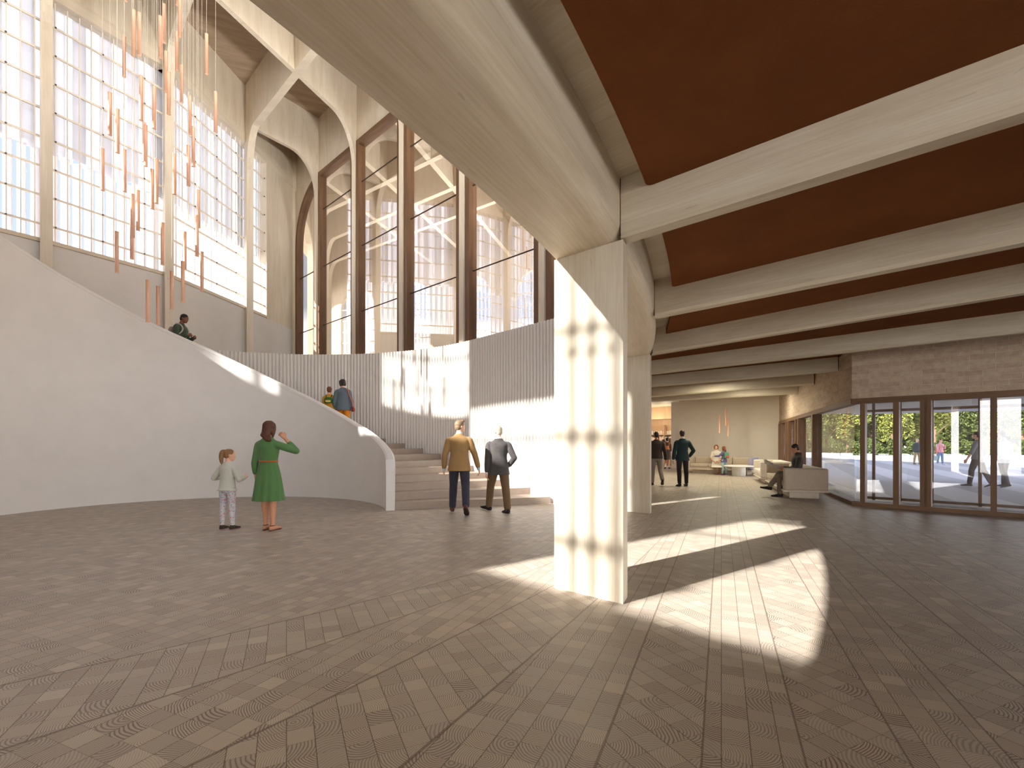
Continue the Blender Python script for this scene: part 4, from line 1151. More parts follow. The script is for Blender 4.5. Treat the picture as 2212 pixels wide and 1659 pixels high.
for k in 'LR':
    hp, kn, an, fo = P['J'][k]; side = fo.cross(V((0,0,1))).normalized(); fu = side.cross(fo).normalized(); hl_ = an - fu*.020*H
    b = Body(); b.loft([(hl_ - fo*.040*H - fu*.024*H, .015*H, .004*H, side, fu), (hl_ + fo*.03*H - fu*.024*H, .023*H, .004*H, side, fu), (hl_ + fo*.08*H - fu*.023*H, .027*H, .004*H, side, fu), (hl_ + fo*.112*H - fu*.022*H, .016*H, .004*H, side, fu)], n=16, sub=2)
    s_ = b.done('sandal', brn, P['root'], 0)
    b = Body(); b.limb([hl_ + fo*.07*H - side*.026*H - fu*.02*H, hl_ + fo*.07*H + fu*.004*H, hl_ + fo*.07*H + side*.026*H - fu*.02*H], [.004*H]*3, n=6); b.done('toe_strap', brn, s_, 0).parent = s_
    b = Body(); b.limb([an - fo*.03*H + fu*.0*H, an + side*.024*H + fu*.002*H, an + fo*.026*H, an - side*.024*H, an - fo*.03*H], [.0035*H]*5, n=6); b.done('sandal_strap', brn, s_, 0).parent = s_
# --- two men walking to the stairs
cam_j = C_('camel_jacket', srgb(146, 115, 74)); 
person('man in a camel jacket and navy trousers walking to the stairs', G(992, 1110), 94, 1.835,
    dict(skin='skin_light', hair=MH['ash'], style='swept', top=('jacket', cam_j, -.075, .010, .94, .009), shirt=C_('pale_blue_shirt', srgb(168, 196, 210)), legs=('trousers', C_('navy_trousers', srgb(52, 52, 62)), .009, .95), shoe=C_('oxblood_shoe', srgb(86, 36, 34), rough=.45), face=1),
    dict(L=(14, 3, 10, 0), R=(-10, 4, 24, -38), head_yaw=-58, head_pitch=-2, lean=2, Lx=-.02, LA=((-.30, -.10, -1), (-.06, .26, -1)), RA=((.40, .08, -1), (.26, .12, -1))), voxel=.009)
person('grey-haired man in a charcoal tweed jacket and brown trousers', G(1077, 1105), 96, 1.80,
    dict(skin='skin_light', hair=MH['grey'], style='short', top=('jacket', C_('charcoal_tweed', srgb(72, 68, 66), var=.25, scale=420), -.085, .012, .93, .010), shirt=white, legs=('trousers', C_('brown_wool', srgb(104, 82, 58)), .010, .95), shoe=blk, face=1),
    dict(L=(22, 8, 10, 12), R=(-13, 6, 8, -6), Lt=-.9, Rt=-.5, head_yaw=42, head_pitch=0, lean=2, LA=((-.12, -.05, -1), (-.05, -.05, -1)), RA=((.42, -.30, -.9), (-.35, .62, -.6)), RA_curl=.9), voxel=.009)
# --- on the stairs
def on_stair(u, r, hint):
    best = None
    for k in range(1600):
        th = 20 + k*.1
        p = sp(th, r)
        if p.y < 1: continue
        uu = CX + F*p.x/p.y
        if best is None or abs(uu-u) + abs(th-hint)*.2 < best[0]: best = (abs(uu-u) + abs(th-hint)*.2, th, p)
    th, p = best[1], best[2]; return V((p.x, p.y, step_z(th)))
def fit_top(p, v, H):                               # nudge along the sight line so that the head height agrees
    return p
pm = on_stair(384, 4.95, 122)
pman = person('man with a grey backpack coming down the stairs behind the balustrade', pm, 5, 1.82,
    dict(skin='skin_dark', hair=MH['black'], style='short', top=('shirt', C_('dark_green_shirt', srgb(62, 76, 60)), -.03, .0, .95, .009), legs=('trousers', C_('dark_denim', srgb(54, 58, 70)), .005, .95), shoe=blk, face=1),
    dict(L=(12, 2, 18, 0), R=(-4, 2, 12, 0), lean=10, head_yaw=0, head_pitch=14, LA=((-.25, .15, -1), (.5, .8, .25)), RA=((.25, .1, -1), (-.35, .85, .30)), LA_curl=1.2, RA_curl=1.2))
pack(pman, 'backpack', 'grey backpack worn by the man on the stairs', C_('grey_canvas', srgb(150, 138, 128)), strap=C_('pale_webbing', srgb(176, 168, 158)))
pw = on_stair(741, 5.35, 77)
wden = person('woman in a denim shirt climbing the stairs beside a boy', pw, 102, 1.75,
    dict(fem=1, skin='skin_light', hair=MH['dark'], style='bob', top=('denim_shirt', C_('denim', srgb(94, 106, 114)), -.055, .012, .78, .012), loose=.024, legs=('trousers', C_('ochre_trousers', srgb(206, 126, 30)), .008, .95), shoe=brn, face=1),
    dict(L=(20, 3, 26, 0), R=(-6, 3, 6, 0), head_yaw=62, head_pitch=8, LA=((-.30, .05, -1), (-.05, .35, -1)), RA=((.22, -.02, -1), (.05, .15, -1))))
pb = on_stair(711, 5.25, 81)
boy = person('boy in a mustard top with a green backpack on the stairs', pb, 100, 1.33,
    dict(kid=1, skin='skin_light', hair=MH['auburn'], style='short', top=('jumper', C_('mustard', srgb(190, 140, 50)), -.03, .004, .93, .010), legs=('trousers', C_('dark_denim', srgb(54, 58, 70)), .006, .95), shoe=blk),
    dict(L=(10, 3, 12, 0), R=(-3, 3, 4, 0), head_yaw=4))
pack(boy, 'backpack', 'small green and yellow backpack on the boy on the stairs', C_('leaf_green', srgb(48, 92, 42)), mat2=C_('straw_yellow', srgb(206, 182, 96)), strap=C_('bottle_green', srgb(36, 66, 46)))
# shoulder bag of the woman
H = wden['H']; tr = wden['tr']; r = wden['root']
bag = empty('shoulder_bag', r.location, r.rotation_euler.z, 'red brown leather shoulder bag hanging at the woman in denim', 'bag')
b = Body(); X, Y = wden['X'], wden['Y']
b.loft([(tr((.165*H, -.02*H, -.075*H)), .026*H, .050*H, X, Y), (tr((.165*H, -.02*H, -.03*H)), .028*H, .062*H, X, Y), (tr((.160*H, -.02*H, .012*H)), .018*H, .056*H, X, Y)], n=18); b.done('bag_body', C_('red_leather', srgb(128, 44, 32), rough=.5), bag, .007)
b = Body(); b.limb([tr((.158*H, -.055*H, .0*H)), tr((.150*H, -.075*H, .10*H)), tr((.10*H, -.078*H, .22*H)), tr((.075*H, -.04*H, .306*H)), tr((.075*H, .03*H, .29*H)), tr((.12*H, .080*H, .16*H)), tr((.158*H, .02*H, .0*H))], [.008*H]*7, n=8); b.done('bag_strap', C_('coral_strap', srgb(196, 96, 66)), bag, .005, 1)

# --- lounge
person('man in a dark brown jacket walking beside the second column', G(1418, 1048), 84, 1.80,
    dict(skin='skin_tan', hair=MH['dark'], style='short', top=('jacket', C_('dark_brown_jacket', srgb(58, 48, 42)), -.03, .0, .95, .010), legs=('trousers', C_('grey_trousers', srgb(128, 116, 104)), .006, .95), shoe=blk),
    dict(L=(6, 3, 6, 0), R=(-8, 3, 34, -30), head_yaw=6, LA=((-.2, -.05, -1), (-.05, .1, -1)), RA=((.28, -.05, -1), (.16, .28, -1))))
person('man in a dark teal suit standing with one hand in his pocket', G(1474, 1050), 92, 1.83,
    dict(skin='skin_light', hair=MH['dark'], style='short', top=('jacket', C_('teal_jacket', srgb(40, 56, 56)), -.07, .010, .94, .010), shirt=white, legs=('trousers', C_('charcoal_trousers', srgb(48, 42, 44)), .005, .95), shoe=blk),
    dict(L=(-5, 4, 6, -8), R=(4, 5, 3, 0), head_yaw=-14, LA=((-.26, -.05, -1), (-.06, .22, -1)), RA=((.50, -.22, -.9), (-.40, .45, -.8)), RA_curl=.9))
pshop = person('woman in a short dark dress with an orange rucksack at the book shop', G(1441, 1012.5), 78, 1.72,
    dict(fem=1, skin='skin_light', hair=MH['black'], style='short', top=('dress_top', C_('dark_taupe', srgb(78, 66, 60)), .02, .0, .62, .008), skirt=('dress_skirt', C_('dark_taupe', srgb(78, 66, 60)), .09, .30, .004, .0), shoe=blk),
    dict(L=(-8, 3, 8, -10), R=(8, 3, 8, 0), head_yaw=8))
pack(pshop, 'rucksack', 'orange leather rucksack on the woman in the dark dress', C_('orange_leather', srgb(214, 130, 80)), w=.058, h=.12, d=.035, zc=.15, cat='rucksack')
person('long-haired woman in a white blouse partly behind the pier', G(1447, 1010), 70, 1.72,
    dict(fem=1, skin='skin_tan', hair=MH['lightbrown'], style='long', hair_len=.16, top=('blouse', white, -.02, .0, .9, .009), skirt=('skirt', C_('ochre_skirt', srgb(168, 112, 60)), .09, .27, .002, 0), shoe=white),
    dict(L=(6, 3, 8, 0), R=(-6, 3, 8, -8), head_yaw=-5))
person('dark-haired person in a patterned top standing by the bookshelves', G(1433.5, 1008), 85, 1.66,
    dict(fem=1, skin='skin_tan', hair=MH['black'], style='bob', top=('top', C_('magenta_top', srgb(150, 60, 100)), -.02, .0, .5, .009), legs=('trousers', C_('pale_trousers', srgb(176, 178, 184)), .006, .95), shoe=white), dict())
# =================================================================== SOFAS AND TABLE
def sofa(label, p, rz, L, D=1.0, seats=3, armL=True, armR=True, blue=False, mat='sofa'):
    r = empty('sofa', p, rz, label, 'sofa', 'modular sofas in the foyer lounge')
    m = M[mat]
    rbox('plinth', M['sofa_rail'], r, (L/2, D/2, .085), (L-.5, D-.34, .17), .01, 2)
    rbox('base_rail', M['sofa_rail'], r, (L/2, D/2, .195), (L, D, .05), .02, 3)
    rbox('seat_base', m, r, (L/2, D/2+.01, .26), (L-.04, D-.06, .09), .03, 3)
    a = .17
    if armL: rbox('arm', m, r, (a/2+.005, D/2, .50), (a, D-.02, .55), .055, 5)
    if armR:
        o = rbox('arm', M['sofa_blue'] if blue else m, r, (L-a/2-.005, D/2, .50), (a, D-.02, .55), .055, 5)
        if blue: o['label'] = 'blue grey arm'
    x0, x1 = (a if armL else .0), (L - a if armR else L)
    w = (x1-x0)/seats
    rbox('backrest', m, r, ((x0+x1)/2, D-.09, .50), (x1-x0, .16, .54), .05, 4)
    for i in range(seats):
        rbox('seat_cushion', m, r, (x0+w*(i+.5), D*.5-.10, .375), (w-.012, D-.24, .17), .055, 5)
        rbox('back_cushion', m, r, (x0+w*(i+.5), D-.26, .60), (w-.014, .19, .34), .075, 5)
    return r
P0 = V((6.90, 12.30, 0)); sd_ = dirv(68.7)
far = P0 + sd_*3.75
sofa('nearest greige sofa, man reading on it, by the side glazing', far, math.radians(-111.3), 3.75)
sofa('pale sofa farther along the side glazing, arm end facing out', V((9.42, 18.9, 0)), math.radians(-111.3), 2.42, seats=2, mat='sofa_pale')
SCo = V((8.30, 23.1, 0))
sofa('greige sofa against the white back wall, woman seated on it', SCo, math.radians(-41.9), 2.95, blue=True)
tbl = empty('coffee_table', V((9.82, 20.95, 0)), 0, 'round white pedestal coffee table in front of the far sofa', 'coffee table')
mb = MB(); mb.lathe((0,0,0), [(.27, 0), (.275, .01), (.275, .39), (.27, .40)], 40); mb.build('pedestal', M['white_table'], tbl, auto=40)
mb = MB(); mb.lathe((0,0,0), [(.55, .392), (.595, .398), (.605, .415), (.605, .43), (.595, .445), (.55, .45)], 56); mb.build('tabletop', M['white_table'], tbl, auto=40)

# seated man with a newspaper
ms = P0 + sd_*.62 + dirv(-21.3)*.40
man = person('man in a dark roll-neck jumper reading a newspaper on the sofa', ms, 158.7, 1.80,
    dict(skin='skin_tan', hair=MH['dark'], style='short', top=('jumper', C_('charcoal_knit', srgb(66, 60, 56)), -.02, .0, .96, .009), collar=1, legs=('trousers', C_('taupe_trousers', srgb(128, 114, 98)), .006, .93), shoe=blk, face=1),
    dict(seat=.548, L=(86, 5, 88, 0), R=(97, -14, 62, 10), Rx=-.16, lean=-2, head_yaw=4, head_pitch=20, LA=((-.22, .25, -1), (.35, .95, .12)), RA=((.22, .25, -1), (-.30, .95, .12)), LA_curl=1.0, RA_curl=1.0))
H = 1.80; hl_, hr_ = man['hand'][-1], man['hand'][1]
mid = (hl_ + hr_)/2 + V((0, .08, .01))
np_ = empty('newspaper', man['root'].location, man['root'].rotation_euler.z, 'open newspaper held by the man on the sofa', 'newspaper')
mb = MB()
for sx in (-1, 1):
    A = mid + V((0, .02, -.02)); 
    rows = []
    for i in range(7):
        t = i/6; bend = .05*math.sin(PI*t)
        x = sx*.27*t
        rows.append([A + V((x, -.10, -.02 + .10*t*t + bend*.4)), A + V((x, .08, .03 + .10*t*t + bend)), A + V((x, .26, .12 + .11*t*t + bend))])
    for a, b in zip(rows, rows[1:]):
        for j in range(2): mb.add([a[j], b[j], b[j+1], a[j+1]], [[0,1,2,3]])
o = mb.build('newspaper_sheets', M['paper'], np_, smooth=True)
md = o.modifiers.new('t', 'SOLIDIFY'); md.thickness = .006
# woman seated on the far sofa
pf = SCo + dirv(-41.9)*1.27 + dirv(48.1)*.42
wsit = person('woman in a cream shirt dress sitting on the sofa at the back', pf, -112, 1.70,
    dict(fem=1, skin='skin_light', hair=MH['auburn'], style='bob', top=('dress_bodice', C_('cream_dress', srgb(206, 198, 184)), .0, .004, .42, .010), loose=.016, skirt=('dress_skirt', C_('cream_dress', srgb(206, 198, 184)), .09, .20, .03, .02), face=1, shoe=C_('tan_shoe', srgb(186, 130, 96), rough=.5)),
    dict(seat=.54, L=(84, 3, 84, 0), R=(82, -8, 70, -24), Rx=-.22, lean=4, head_yaw=-6, head_pitch=0, LA=((-.20, .25, -1), (.55, .62, -.45)), RA=((.22, .25, -1), (-.45, .72, -.5))))
gp = person('girl in a purple jumper with a green backpack by the coffee table', G(1564, 1025.5), 118, 1.25,
    dict(kid=1, fem=1, skin='skin_light', hair=MH['auburn'], style='long', hair_len=.05, top=('jumper', C_('violet_jumper', srgb(96, 88, 124)), -.08, .008, .95, .012), legs=('trousers', C_('pale_blue_jeans', srgb(158, 184, 188)), .007, .95), shoe=C_('plum_trainer', srgb(120, 60, 110)), sole=white),
    dict(L=(3, 3, 4, 0), R=(-3, 3, 3, 0), head_yaw=10, LA=((-.72, .35, -.7), (-.62, .80, -.02)), RA=((.15, .1, -1), (.0, .3, -1))))
pack(gp, 'backpack', 'green and red backpack on the girl beside the coffee table', C_('sage_green', srgb(84, 128, 96)), mat2=C_('brick_red', srgb(176, 72, 60)), w=.11, h=.22, d=.06, zc=.17)

# =================================================================== PENDANTS
def tube_thing(u, v0, v1, L, ztop, label, group, d=None):
    d = d or L*F/(v1 - v0)
    p = ATD(u, (v0+v1)/2, d); zc = p.z
    r = empty('pendant_light', (p.x, p.y, zc - L/2), 0, label, 'pendant light', group)
    R_ = .040
    mb = MB(); mb.lathe((0,0,0), [(.0335, .004), (R_, .0), (R_, .012), (R_-.003, .016), (R_-.003, L-.016), (R_, L-.012), (R_, L), (.008, L+.004)], 20); mb.build('tube', M['copper'], r, auto=40)
    mb = MB(); mb.lathe((0,0,0), [(.001, -.002), (.030, -.002), (.030, .006), (.001, .006)], 16); mb.build('diffuser', M['tubeglow'], r)
    mb = MB(); mb.tube([(0,0,L), (0,0,ztop-(zc-L/2))], .003, 6); mb.build('cord', M['cord'], r)
    return r
M['tubeglow'] = m_emit('lamp_diffuser', srgb(230, 190, 160), .12)
A1 = [(860,-268,8),(913,70,383),(952,88,380),(1120,28,292),(1095,112,397),(1210,-230,37),(1228,-30,252),(1208,218,482),(847,250,525),(1410,233,507),(1133,352,628),(1152,493,780),(1241,446,700),(963,518,822),(1052,590,878),(750,632,922),(1472,628,902),(1297,655,915),(801,745,1043),(985,838,1105),(995,855,1135),(1320,868,1137),(699,1015,1300),(850,1020,1308),(1286,995,1268),(1068,1087,1388),(1190,1050,1327),(1039,1157,1427),(905,1325,1620),(943,1300,1573),(1354,1297,1555)]
A2 = [(900,230,505),(1110,257,545),(1262,318,575),(1345,207,485),(798,317,597),(1248,520,800),(1378,455,725),(1172,588,848),(1008,648,936),(1078,690,953)]
PX = [(x/3.16, a/3.16, b/3.16) for x, a, b in A1] + [(x/3.16, 400+a/3.16, 400+b/3.16) for x, a, b in A2]
PX.sort(key=lambda q: q[2])
def ordinal(n):
    s = {1:'first',2:'second',3:'third',4:'fourth',5:'fifth',6:'sixth',7:'seventh',8:'eighth',9:'ninth',10:'tenth',11:'eleventh',12:'twelfth',13:'thirteenth',14:'fourteenth',15:'fifteenth',16:'sixteenth',17:'seventeenth',18:'eighteenth',19:'nineteenth',20:'twentieth'}
    return s[n]
nP = len(PX)
for i, (u, a, b) in enumerate(PX):
    if i < nP//2: lab = 'copper tube pendant in the tall hall, ' + (ordinal(i+1) + ' from the top of the cluster' if i else 'topmost of the cluster')
    else:
        k = nP - i
        lab = 'copper tube pendant in the tall hall, ' + ('lowest of the cluster' if k == 1 else (ordinal(k) if k <= 20 else 'middle one, twenty-first') + ' from the bottom of the cluster')
    Ln = .95
    d = min(12.2, max(9.6, Ln*F/(b-a)))
    tube_thing(u, a, b, (b-a)*d/F, 15.5, lab, 'copper pendants over the stairs', d)
for (u, a, b), lab in zip([(1554.1, 897, 935), (1567.4, 881.8, 919.7), (1572.6, 903.9, 942.7)], ['left one of three copper pendants before the white back wall', 'tallest hung of three copper pendants before the white back wall', 'lowest hung of three copper pendants before the white back wall']):
    tube_thing(u, a, b, (b-a)*22.3/F, TIMB, lab, 'copper pendants in the lounge', 22.3)

# =================================================================== BOOKS (in the shelf's frame)
bmx = Matrix.Translation(sh.location) @ Matrix.Rotation(sh.rotation_euler.z, 4, 'Z')
random.seed(11)
bc = [(226,222,214),(206,60,48),(236,186,60),(70,120,180),(120,60,50),(60,90,80),(214,150,90),(240,232,220),(40,60,100),(180,170,150),(196,92,60),(90,150,190)]
bm_ = [m_plain('book_%s' % n, srgb(*c), .6) for n, c in zip('ivory red yellow blue maroon green ochre cream navy stone rust sky'.split(), bc)]
bnames = 'ivory red yellow blue maroon green ochre cream navy stone rust sky-blue'.split()
rown = {1: 'bottom', 2: 'second', 3: 'third', 4: 'fourth', 5: 'top'}
def book(x, z, w, h, dp, mi, lab, grp, tilt=0):
    p = bmx @ V((x, -.385, z))
    r = empty('book', p, sh.rotation_euler.z, lab, 'book', grp)
    MB().box((0,0,0), (w,0,0), (0,.015,0), (0,0,h)).box((0,0,0), (.004,0,0), (0,dp,0), (0,0,h)).box((w-.004,0,0), (.004,0,0), (0,dp,0), (0,0,h)).build('cover', bm_[mi], r)
    MB().box((.004,.015,.005), (w-.008,0,0), (0,dp-.02,0), (0,0,h-.01)).build('pages', bm_[7], r)
for si in (1, 2, 3, 4):
    x = .12; k = 0
    while x < 1.72:
        w = random.uniform(.030, .055); h = random.uniform(.20, .29); mi = random.randrange(12)
        if abs((x - x0) % (W/3)) < .035 or abs((x + w - x0) % (W/3)) < .03: x += .05; continue
        if random.random() < .13: x += random.uniform(.05, .16); continue
        k += 1
        book(x, SHZ[si], w, h, .17, mi, 'upright %s book on the %s bookshop shelf, number %d along' % (bnames[mi], rown[si], k), 'upright books in the book shop'); x += w + .002
face = [0, 7, 0, 7, 1, 2, 1, 2, 3, 11]
x = .10
for k, mi in enumerate(face):
    if abs((x - x0) % (W/3)) < .04 or abs((x + .13 - x0) % (W/3)) < .05: x += .09
    book(x, SHZ[5], .13, .22 + .03*(k % 2), .03, mi, '%s book shown face out on the top shelf, %s from the left' % (bnames[mi], ordinal(k+1)), 'books displayed face out'); x += .152

# =================================================================== OUTSIDE
person('man in a dark blazer and beige trousers standing outside in the sun', G(1981, 1003, -.02), -95, 1.76,
    dict(skin='skin_light', hair=MH['grey'], style='short', top=('blazer', C_('slate_blazer', srgb(64, 72, 76)), -.07, .0, .94, .010), shirt=white, legs=('trousers', C_('beige_chinos', srgb(170, 146, 110)), .006, .95), shoe=brn, face=1),
    dict(L=(6, 3, 4, 0), R=(-4, 3, 6, 0)), voxel=.016)
pl_ = person('person in a red plaid shirt and jeans outside on the plaza', G(2031, 1004, -.02), -88, 1.72,
    dict(skin='skin_light', hair=MH['auburn'], style='short', top=('plaid_shirt', m_plaid(), -.05, .004, .9, .010), legs=('jeans', C_('pale_denim', srgb(120, 146, 178)), .006, .95), shoe=white, face=1),
    dict(L=(5, 3, 3, 0), R=(-3, 3, 3, 0), LA=((-.4, .0, -1), (.3, .5, .4)), RA=((.2, 0, -1), (.1, .1, -1))), voxel=.016)
r = pl_['root']; H = 1.72
bag = empty('tote_bag', r.location, r.rotation_euler.z, 'pale blue tote bag hanging beside the person in plaid', 'bag')
b = Body(); hp_ = pl_['hand'][1] + V((.03, -.02, 0))
b.loft([(hp_ + V((.02, 0, -.42)), .10, .03, V((0,1,0)), V((1,0,0))), (hp_ + V((.02, 0, -.25)), .17, .05, V((0,1,0)), V((1,0,0))), (hp_ + V((.02, 0, -.10)), .15, .02, V((0,1,0)), V((1,0,0)))], n=18); b.done('bag_body', C_('aqua_canvas', srgb(164, 190, 192)), bag, .014)
b = Body(); b.limb([hp_ + V((.02, .10, -.11)), hp_ + V((.0, .04, .02)), hp_ + V((.0, -.04, .02)), hp_ + V((.02, -.10, -.11))], [.008]*4, n=8); b.done('bag_handle', brn, bag, 0)
for u, v, yaw, lab, tm, pose in [  # people mirrored in the glass, built as solid figures outside
    (2112, 1052, 118, 'reflected walker in a grey jumper, built as a figure outside, arm swung out', C_('mid_grey_jumper', srgb(128, 126, 130)), dict(L=(16, 3, 10, 0), R=(-14, 3, 12, -22), LA=((-.55, .15, -1), (-.5, .30, -.9)), RA=((.2, -.2, -1), (.1, .1, -1)))),
    (2168, 1053, 100, 'reflected person in a pale blue shirt, built as a figure outside at the right picture edge', C_('light_blue_shirt', srgb(150, 160, 172)), dict(L=(-8, 4, 12, -16), R=(10, 4, 8, 0), LA=((-.25, -.1, -1), (-.1, .2, -1)), RA=((.35, 0, -1), (.2, .3, -1)))) ]:
    person(lab, G(u, v, -.02), yaw, 1.80, dict(skin='skin_light', hair=MH['dark'], style='short', top=('jumper', tm, -.03, .003, .6, .010), legs=('trousers', C_('dark_taupe_trousers', srgb(84, 76, 72)), .007, .95), shoe=C_('grey_trainer', srgb(90, 84, 80)), sole=white), pose, voxel=.014)
# white seating blocks on the plaza
for i, (u, v) in enumerate([(1752, 988), (1775, 989), (1801, 990), (1829, 990), (1872, 992)]):
    p = G(u, v, -.02); 
    o = rbox('stone_block', M['canopy'], None, (0, 0, .25), (.9, .55, .5), .03, 2); o.location = p; o.rotation_euler.z = .3
    tag(o, 'white stone seat block on the plaza, ' + ordinal(i+1) + ' from the left', 'seat block', 'white seat blocks on the plaza')
# trees and hedge
random.seed(5)
def foliage_mesh(n, rx, ry, rz, leaf, seed):
    rd_ = random.Random(seed); mb = MB()
    blobs = [(rd_.uniform(-.6,.6), rd_.uniform(-.5,.5), rd_.uniform(-.75,.75), rd_.uniform(.3,.55)) for _ in range(16)]
    for _ in range(n):
        bx, by, bz, br = rd_.choice(blobs)
        d = V((rd_.gauss(0,1), rd_.gauss(0,1), rd_.gauss(0,1))).normalized()*br*rd_.uniform(.75, 1.0)
        c = V(((bx+d.x)*rx, (by+d.y)*ry, (bz+d.z)*rz))
        a = V((rd_.gauss(0,1), rd_.gauss(0,1), rd_.gauss(0,1))).normalized(); b_ = a.orthogonal().normalized(); s_ = leaf*rd_.uniform(.6, 1.3)
        mb.add([c - a*s_, c + b_*s_*.5, c + a*s_, c - b_*s_*.5], [[0,1,2,3]])
    return mb
def trunk_mesh(seed):
    rd_ = random.Random(seed); mb = MB()
    mb.tube([(0,0,0), (.1,.05,1.5), (.05,.1,3.5), (.25,0,6)], [.26, .2, .15, .06], 10)
    for k in range(5):
        z = 2.2 + k*.7; a = rd_.uniform(0, 6.28)
        mb.tube([(.07,.07,z), (.07+math.cos(a)*.9, .07+math.sin(a)*.9, z+1.0), (math.cos(a)*1.9, math.sin(a)*1.9, z+1.7)], [.09, .06, .025], 7)
    return mb
protos = []
for i, (mat, sd2) in enumerate([('leafA', 1), ('leafB', 2), ('leafA', 3)]):
    r = empty('tree', (0,0,0)); 
    f_ = foliage_mesh(5600, 2.55, 2.5, 3.7, .19, sd2).build('crown', M[mat], r, fix=False); f_.location = (0,0,5.6)
    trunk_mesh(sd2).build('trunk', M['bark'], r, smooth=True); protos.append(r)
def copy_tree(r):
    c = r.copy(); COL.objects.link(c)
    for ch in r.children:
        q_ = ch.copy(); COL.objects.link(q_); q_.parent = c
    return c
used = set(); tk = 0
tpos_ = [(1690 + 47*i, 65 if i % 2 else 72, (0, 1, 2, 0, 1)[i % 5]) for i in range(13)]
for i, (u, d, k) in enumerate(tpos_):
    t = protos[k] if k not in used else copy_tree(protos[k]); used.add(k)
    p = ATD(u, 958, d); t.location = (p.x, p.y, 0); t.rotation_euler.z = random.uniform(0, 6); s_ = random.uniform(.95, 1.06); t.scale = (s_, s_, s_)
    tag(t, ['sunlit light green tree', 'darker green tree', 'loose yellow green tree'][k] + ' beyond the plaza, ' + ordinal(i+1) + ' from the left', 'tree', 'trees beyond the plaza')
f_ = foliage_mesh(26000, 52, 2.4, 5.2, .42, 21)
rd_ = random.Random(4)
for k in range(150):
    c = V((-50 + 100*k/149, rd_.uniform(.5, 3.0), rd_.uniform(-3.6, 3.8))); r_ = rd_.uniform(1.5, 2.6)
    f_.rings([[c + V((r_*math.cos(ph)*math.cos(a)*rd_.uniform(.8, 1.2), r_*math.cos(ph)*math.sin(a)*.7, r_*math.sin(ph)*rd_.uniform(.85, 1.15))) for a in [2*PI*j/10 for j in range(10)]] for ph in (-1.2, -.7, -.2, .3, .8, 1.25)])
o = f_.build('woodland_foliage', M['leafB'], None, fix=False); p = ATD(1965, 958, 79); o.location = (p.x, p.y, 4.6); o.rotation_euler.z = -.05
tag(o, 'dense dark woodland closing the view behind the trees', 'woodland', kind='stuff')
hp0 = None
for i in range(14):
    u = 1684 + i*41; p = ATD(u, 958, 58.5 + (i % 2)*.6)
    if hp0 is None:
        hp0 = foliage_mesh(2400, .98, .9, .95, .13, 9).build('bush', M['leafB'], None, fix=False); o = hp0
    else: o = hp0.copy(); COL.objects.link(o)
    o.location = (p.x, p.y, .95); o.rotation_euler.z = random.uniform(-.5, .5); o.scale = (1, 1, random.uniform(.8, 1.25))
    tag(o, 'low green bush under the trees, ' + ordinal(i+1) + ' from the left', 'bush', 'bushes along the lawn')
SKY, SUN, EXPO, FILL_UP = 3.9, 7.8, 1.2, 62
# =================================================================== LIGHT, SKY, CAMERA
w = bpy.data.worlds.new('sky'); SC.world = w; w.use_nodes = True
nt = w.node_tree; bg = nt.nodes['Background']
tc = nt.nodes.new('ShaderNodeTexCoord'); sp_ = nt.nodes.new('ShaderNodeSeparateXYZ'); nt.links.new(tc.outputs['Generated'], sp_.inputs[0])
rp_ = nt.nodes.new('ShaderNodeValToRGB'); nt.links.new(sp_.outputs['Z'], rp_.inputs[0])
e = rp_.color_ramp.elements
e[0].position = 0.05; e[0].position = .10; e[0].color = (1.0, .985, .965, 1); e[1].position = .25; e[1].color = (.085, .10, .132, 1)
nt.links.new(rp_.outputs[0], bg.inputs[0]); bg.inputs[1].default_value = SKY
EL, AZ = math.radians(30.6), math.radians(36)
sd = bpy.data.lights.new('sun', 'SUN'); sd.energy = SUN; sd.color = (1.0, .975, .945); sd.angle = math.radians(.8)
so = bpy.data.objects.new('sun', sd); COL.objects.link(so)
Ld = V((math.cos(AZ)*math.cos(EL), math.sin(AZ)*math.cos(EL), -math.sin(EL)))
so.rotation_euler = Ld.to_track_quat('-Z', 'Y').to_euler(); so.location = (-30, -25, 40)
def point(name, p, e_, c, r=.15):
    l = bpy.data.lights.new(name, 'POINT'); l.energy = e_; l.color = c; l.shadow_soft_size = r
    o = bpy.data.objects.new(name, l); COL.objects.link(o); o.location = p; return o
point('shop_lamp', (SB - BWn*1.6 + BWd*-.3 + V((0,0,2.9))), 20, (1, .84, .58))
point('shop_lamp', (SB - BWn*1.0 + BWd*.9 + V((0,0,2.8))), 15, (1, .84, .58))
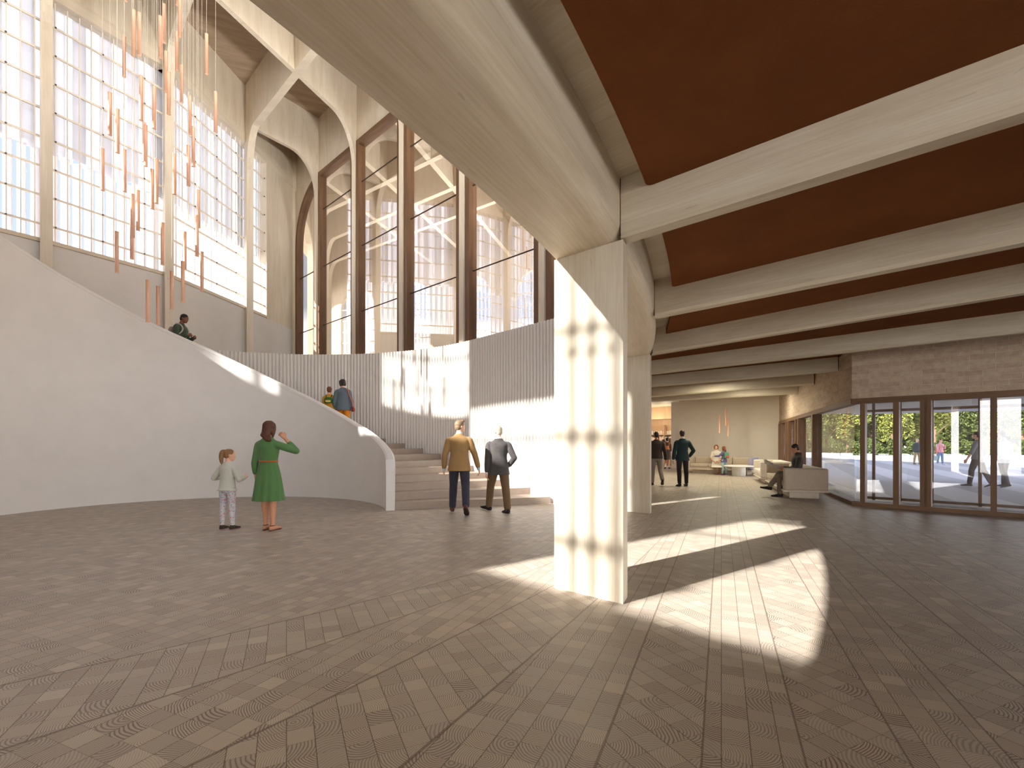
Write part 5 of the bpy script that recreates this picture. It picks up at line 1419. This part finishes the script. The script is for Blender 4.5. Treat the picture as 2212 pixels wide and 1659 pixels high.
def down(name, p, e_, c, size=.5):
    l = bpy.data.lights.new(name, 'AREA'); l.energy = e_; l.color = c; l.shape = 'DISK'; l.size = size
    o = bpy.data.objects.new(name, l); COL.objects.link(o); o.location = p; return o
for x, y in ((6.3, 16.2), (8.2, 17.6), (7.6, 20.8), (9.9, 19.6)): down('added_lounge_fill', (x, y, 3.5), 34, (1, .93, .70))  # ceiling lamps added to brighten the lounge
def add_fill_light(p, aim, e_, size, spread):  # unseen lamps added to lift the hall ribs
    o = down('added_fill_up', p, e_, (1, .985, .96), size); o.data.spread = math.radians(spread)
    o.rotation_euler = (V(aim) - V(p)).to_track_quat('-Z', 'Y').to_euler()
add_fill_light((3.4, 6.6, 4.9), (-8, 16.5, 14.2), FILL_UP, .9, 56)
add_fill_light((5.0, 10.4, 4.9), (-6.5, 19, 14.2), FILL_UP, .9, 56)
add_fill_light((2.2, 2.4, 4.9), (-9, 12.5, 14.5), FILL_UP, .9, 56)
add_fill_light((3.5, 21.0, 4.3), (3.5, 21, 14), 600, 2.4, 112)  # added lamp brightening the next hall, as is the one below
add_fill_light((-3.5, 26.5, 3.9), (-3.5, 26.5, 14), 350, 2.4, 112)
cam = bpy.data.cameras.new('camera'); co = bpy.data.objects.new('camera', cam); COL.objects.link(co)
co.location = (0, 0, CAMH); co.rotation_euler = (PI/2, 0, 0)
cam.sensor_width = 36; cam.lens = 36*F/2212; cam.shift_y = (CY - 829.5)/2212; cam.clip_start = .05; cam.clip_end = 500
SC.camera = co
SC.view_settings.view_transform = 'Standard'
try: SC.view_settings.look = 'None'
except Exception: pass
SC.view_settings.gamma = 1; SC.view_settings.use_curve_mapping = False
SC.view_settings.exposure = EXPO
cy = SC.cycles
cy.max_bounces = 12; cy.diffuse_bounces = 6; cy.glossy_bounces = 5; cy.transparent_max_bounces = 24; cy.transmission_bounces = 6
cy.caustics_reflective = False; cy.caustics_refractive = False
cy.sample_clamp_indirect = 6
cy.use_denoising = True
try: cy.denoiser = 'OPENIMAGEDENOISE'
except Exception: pass
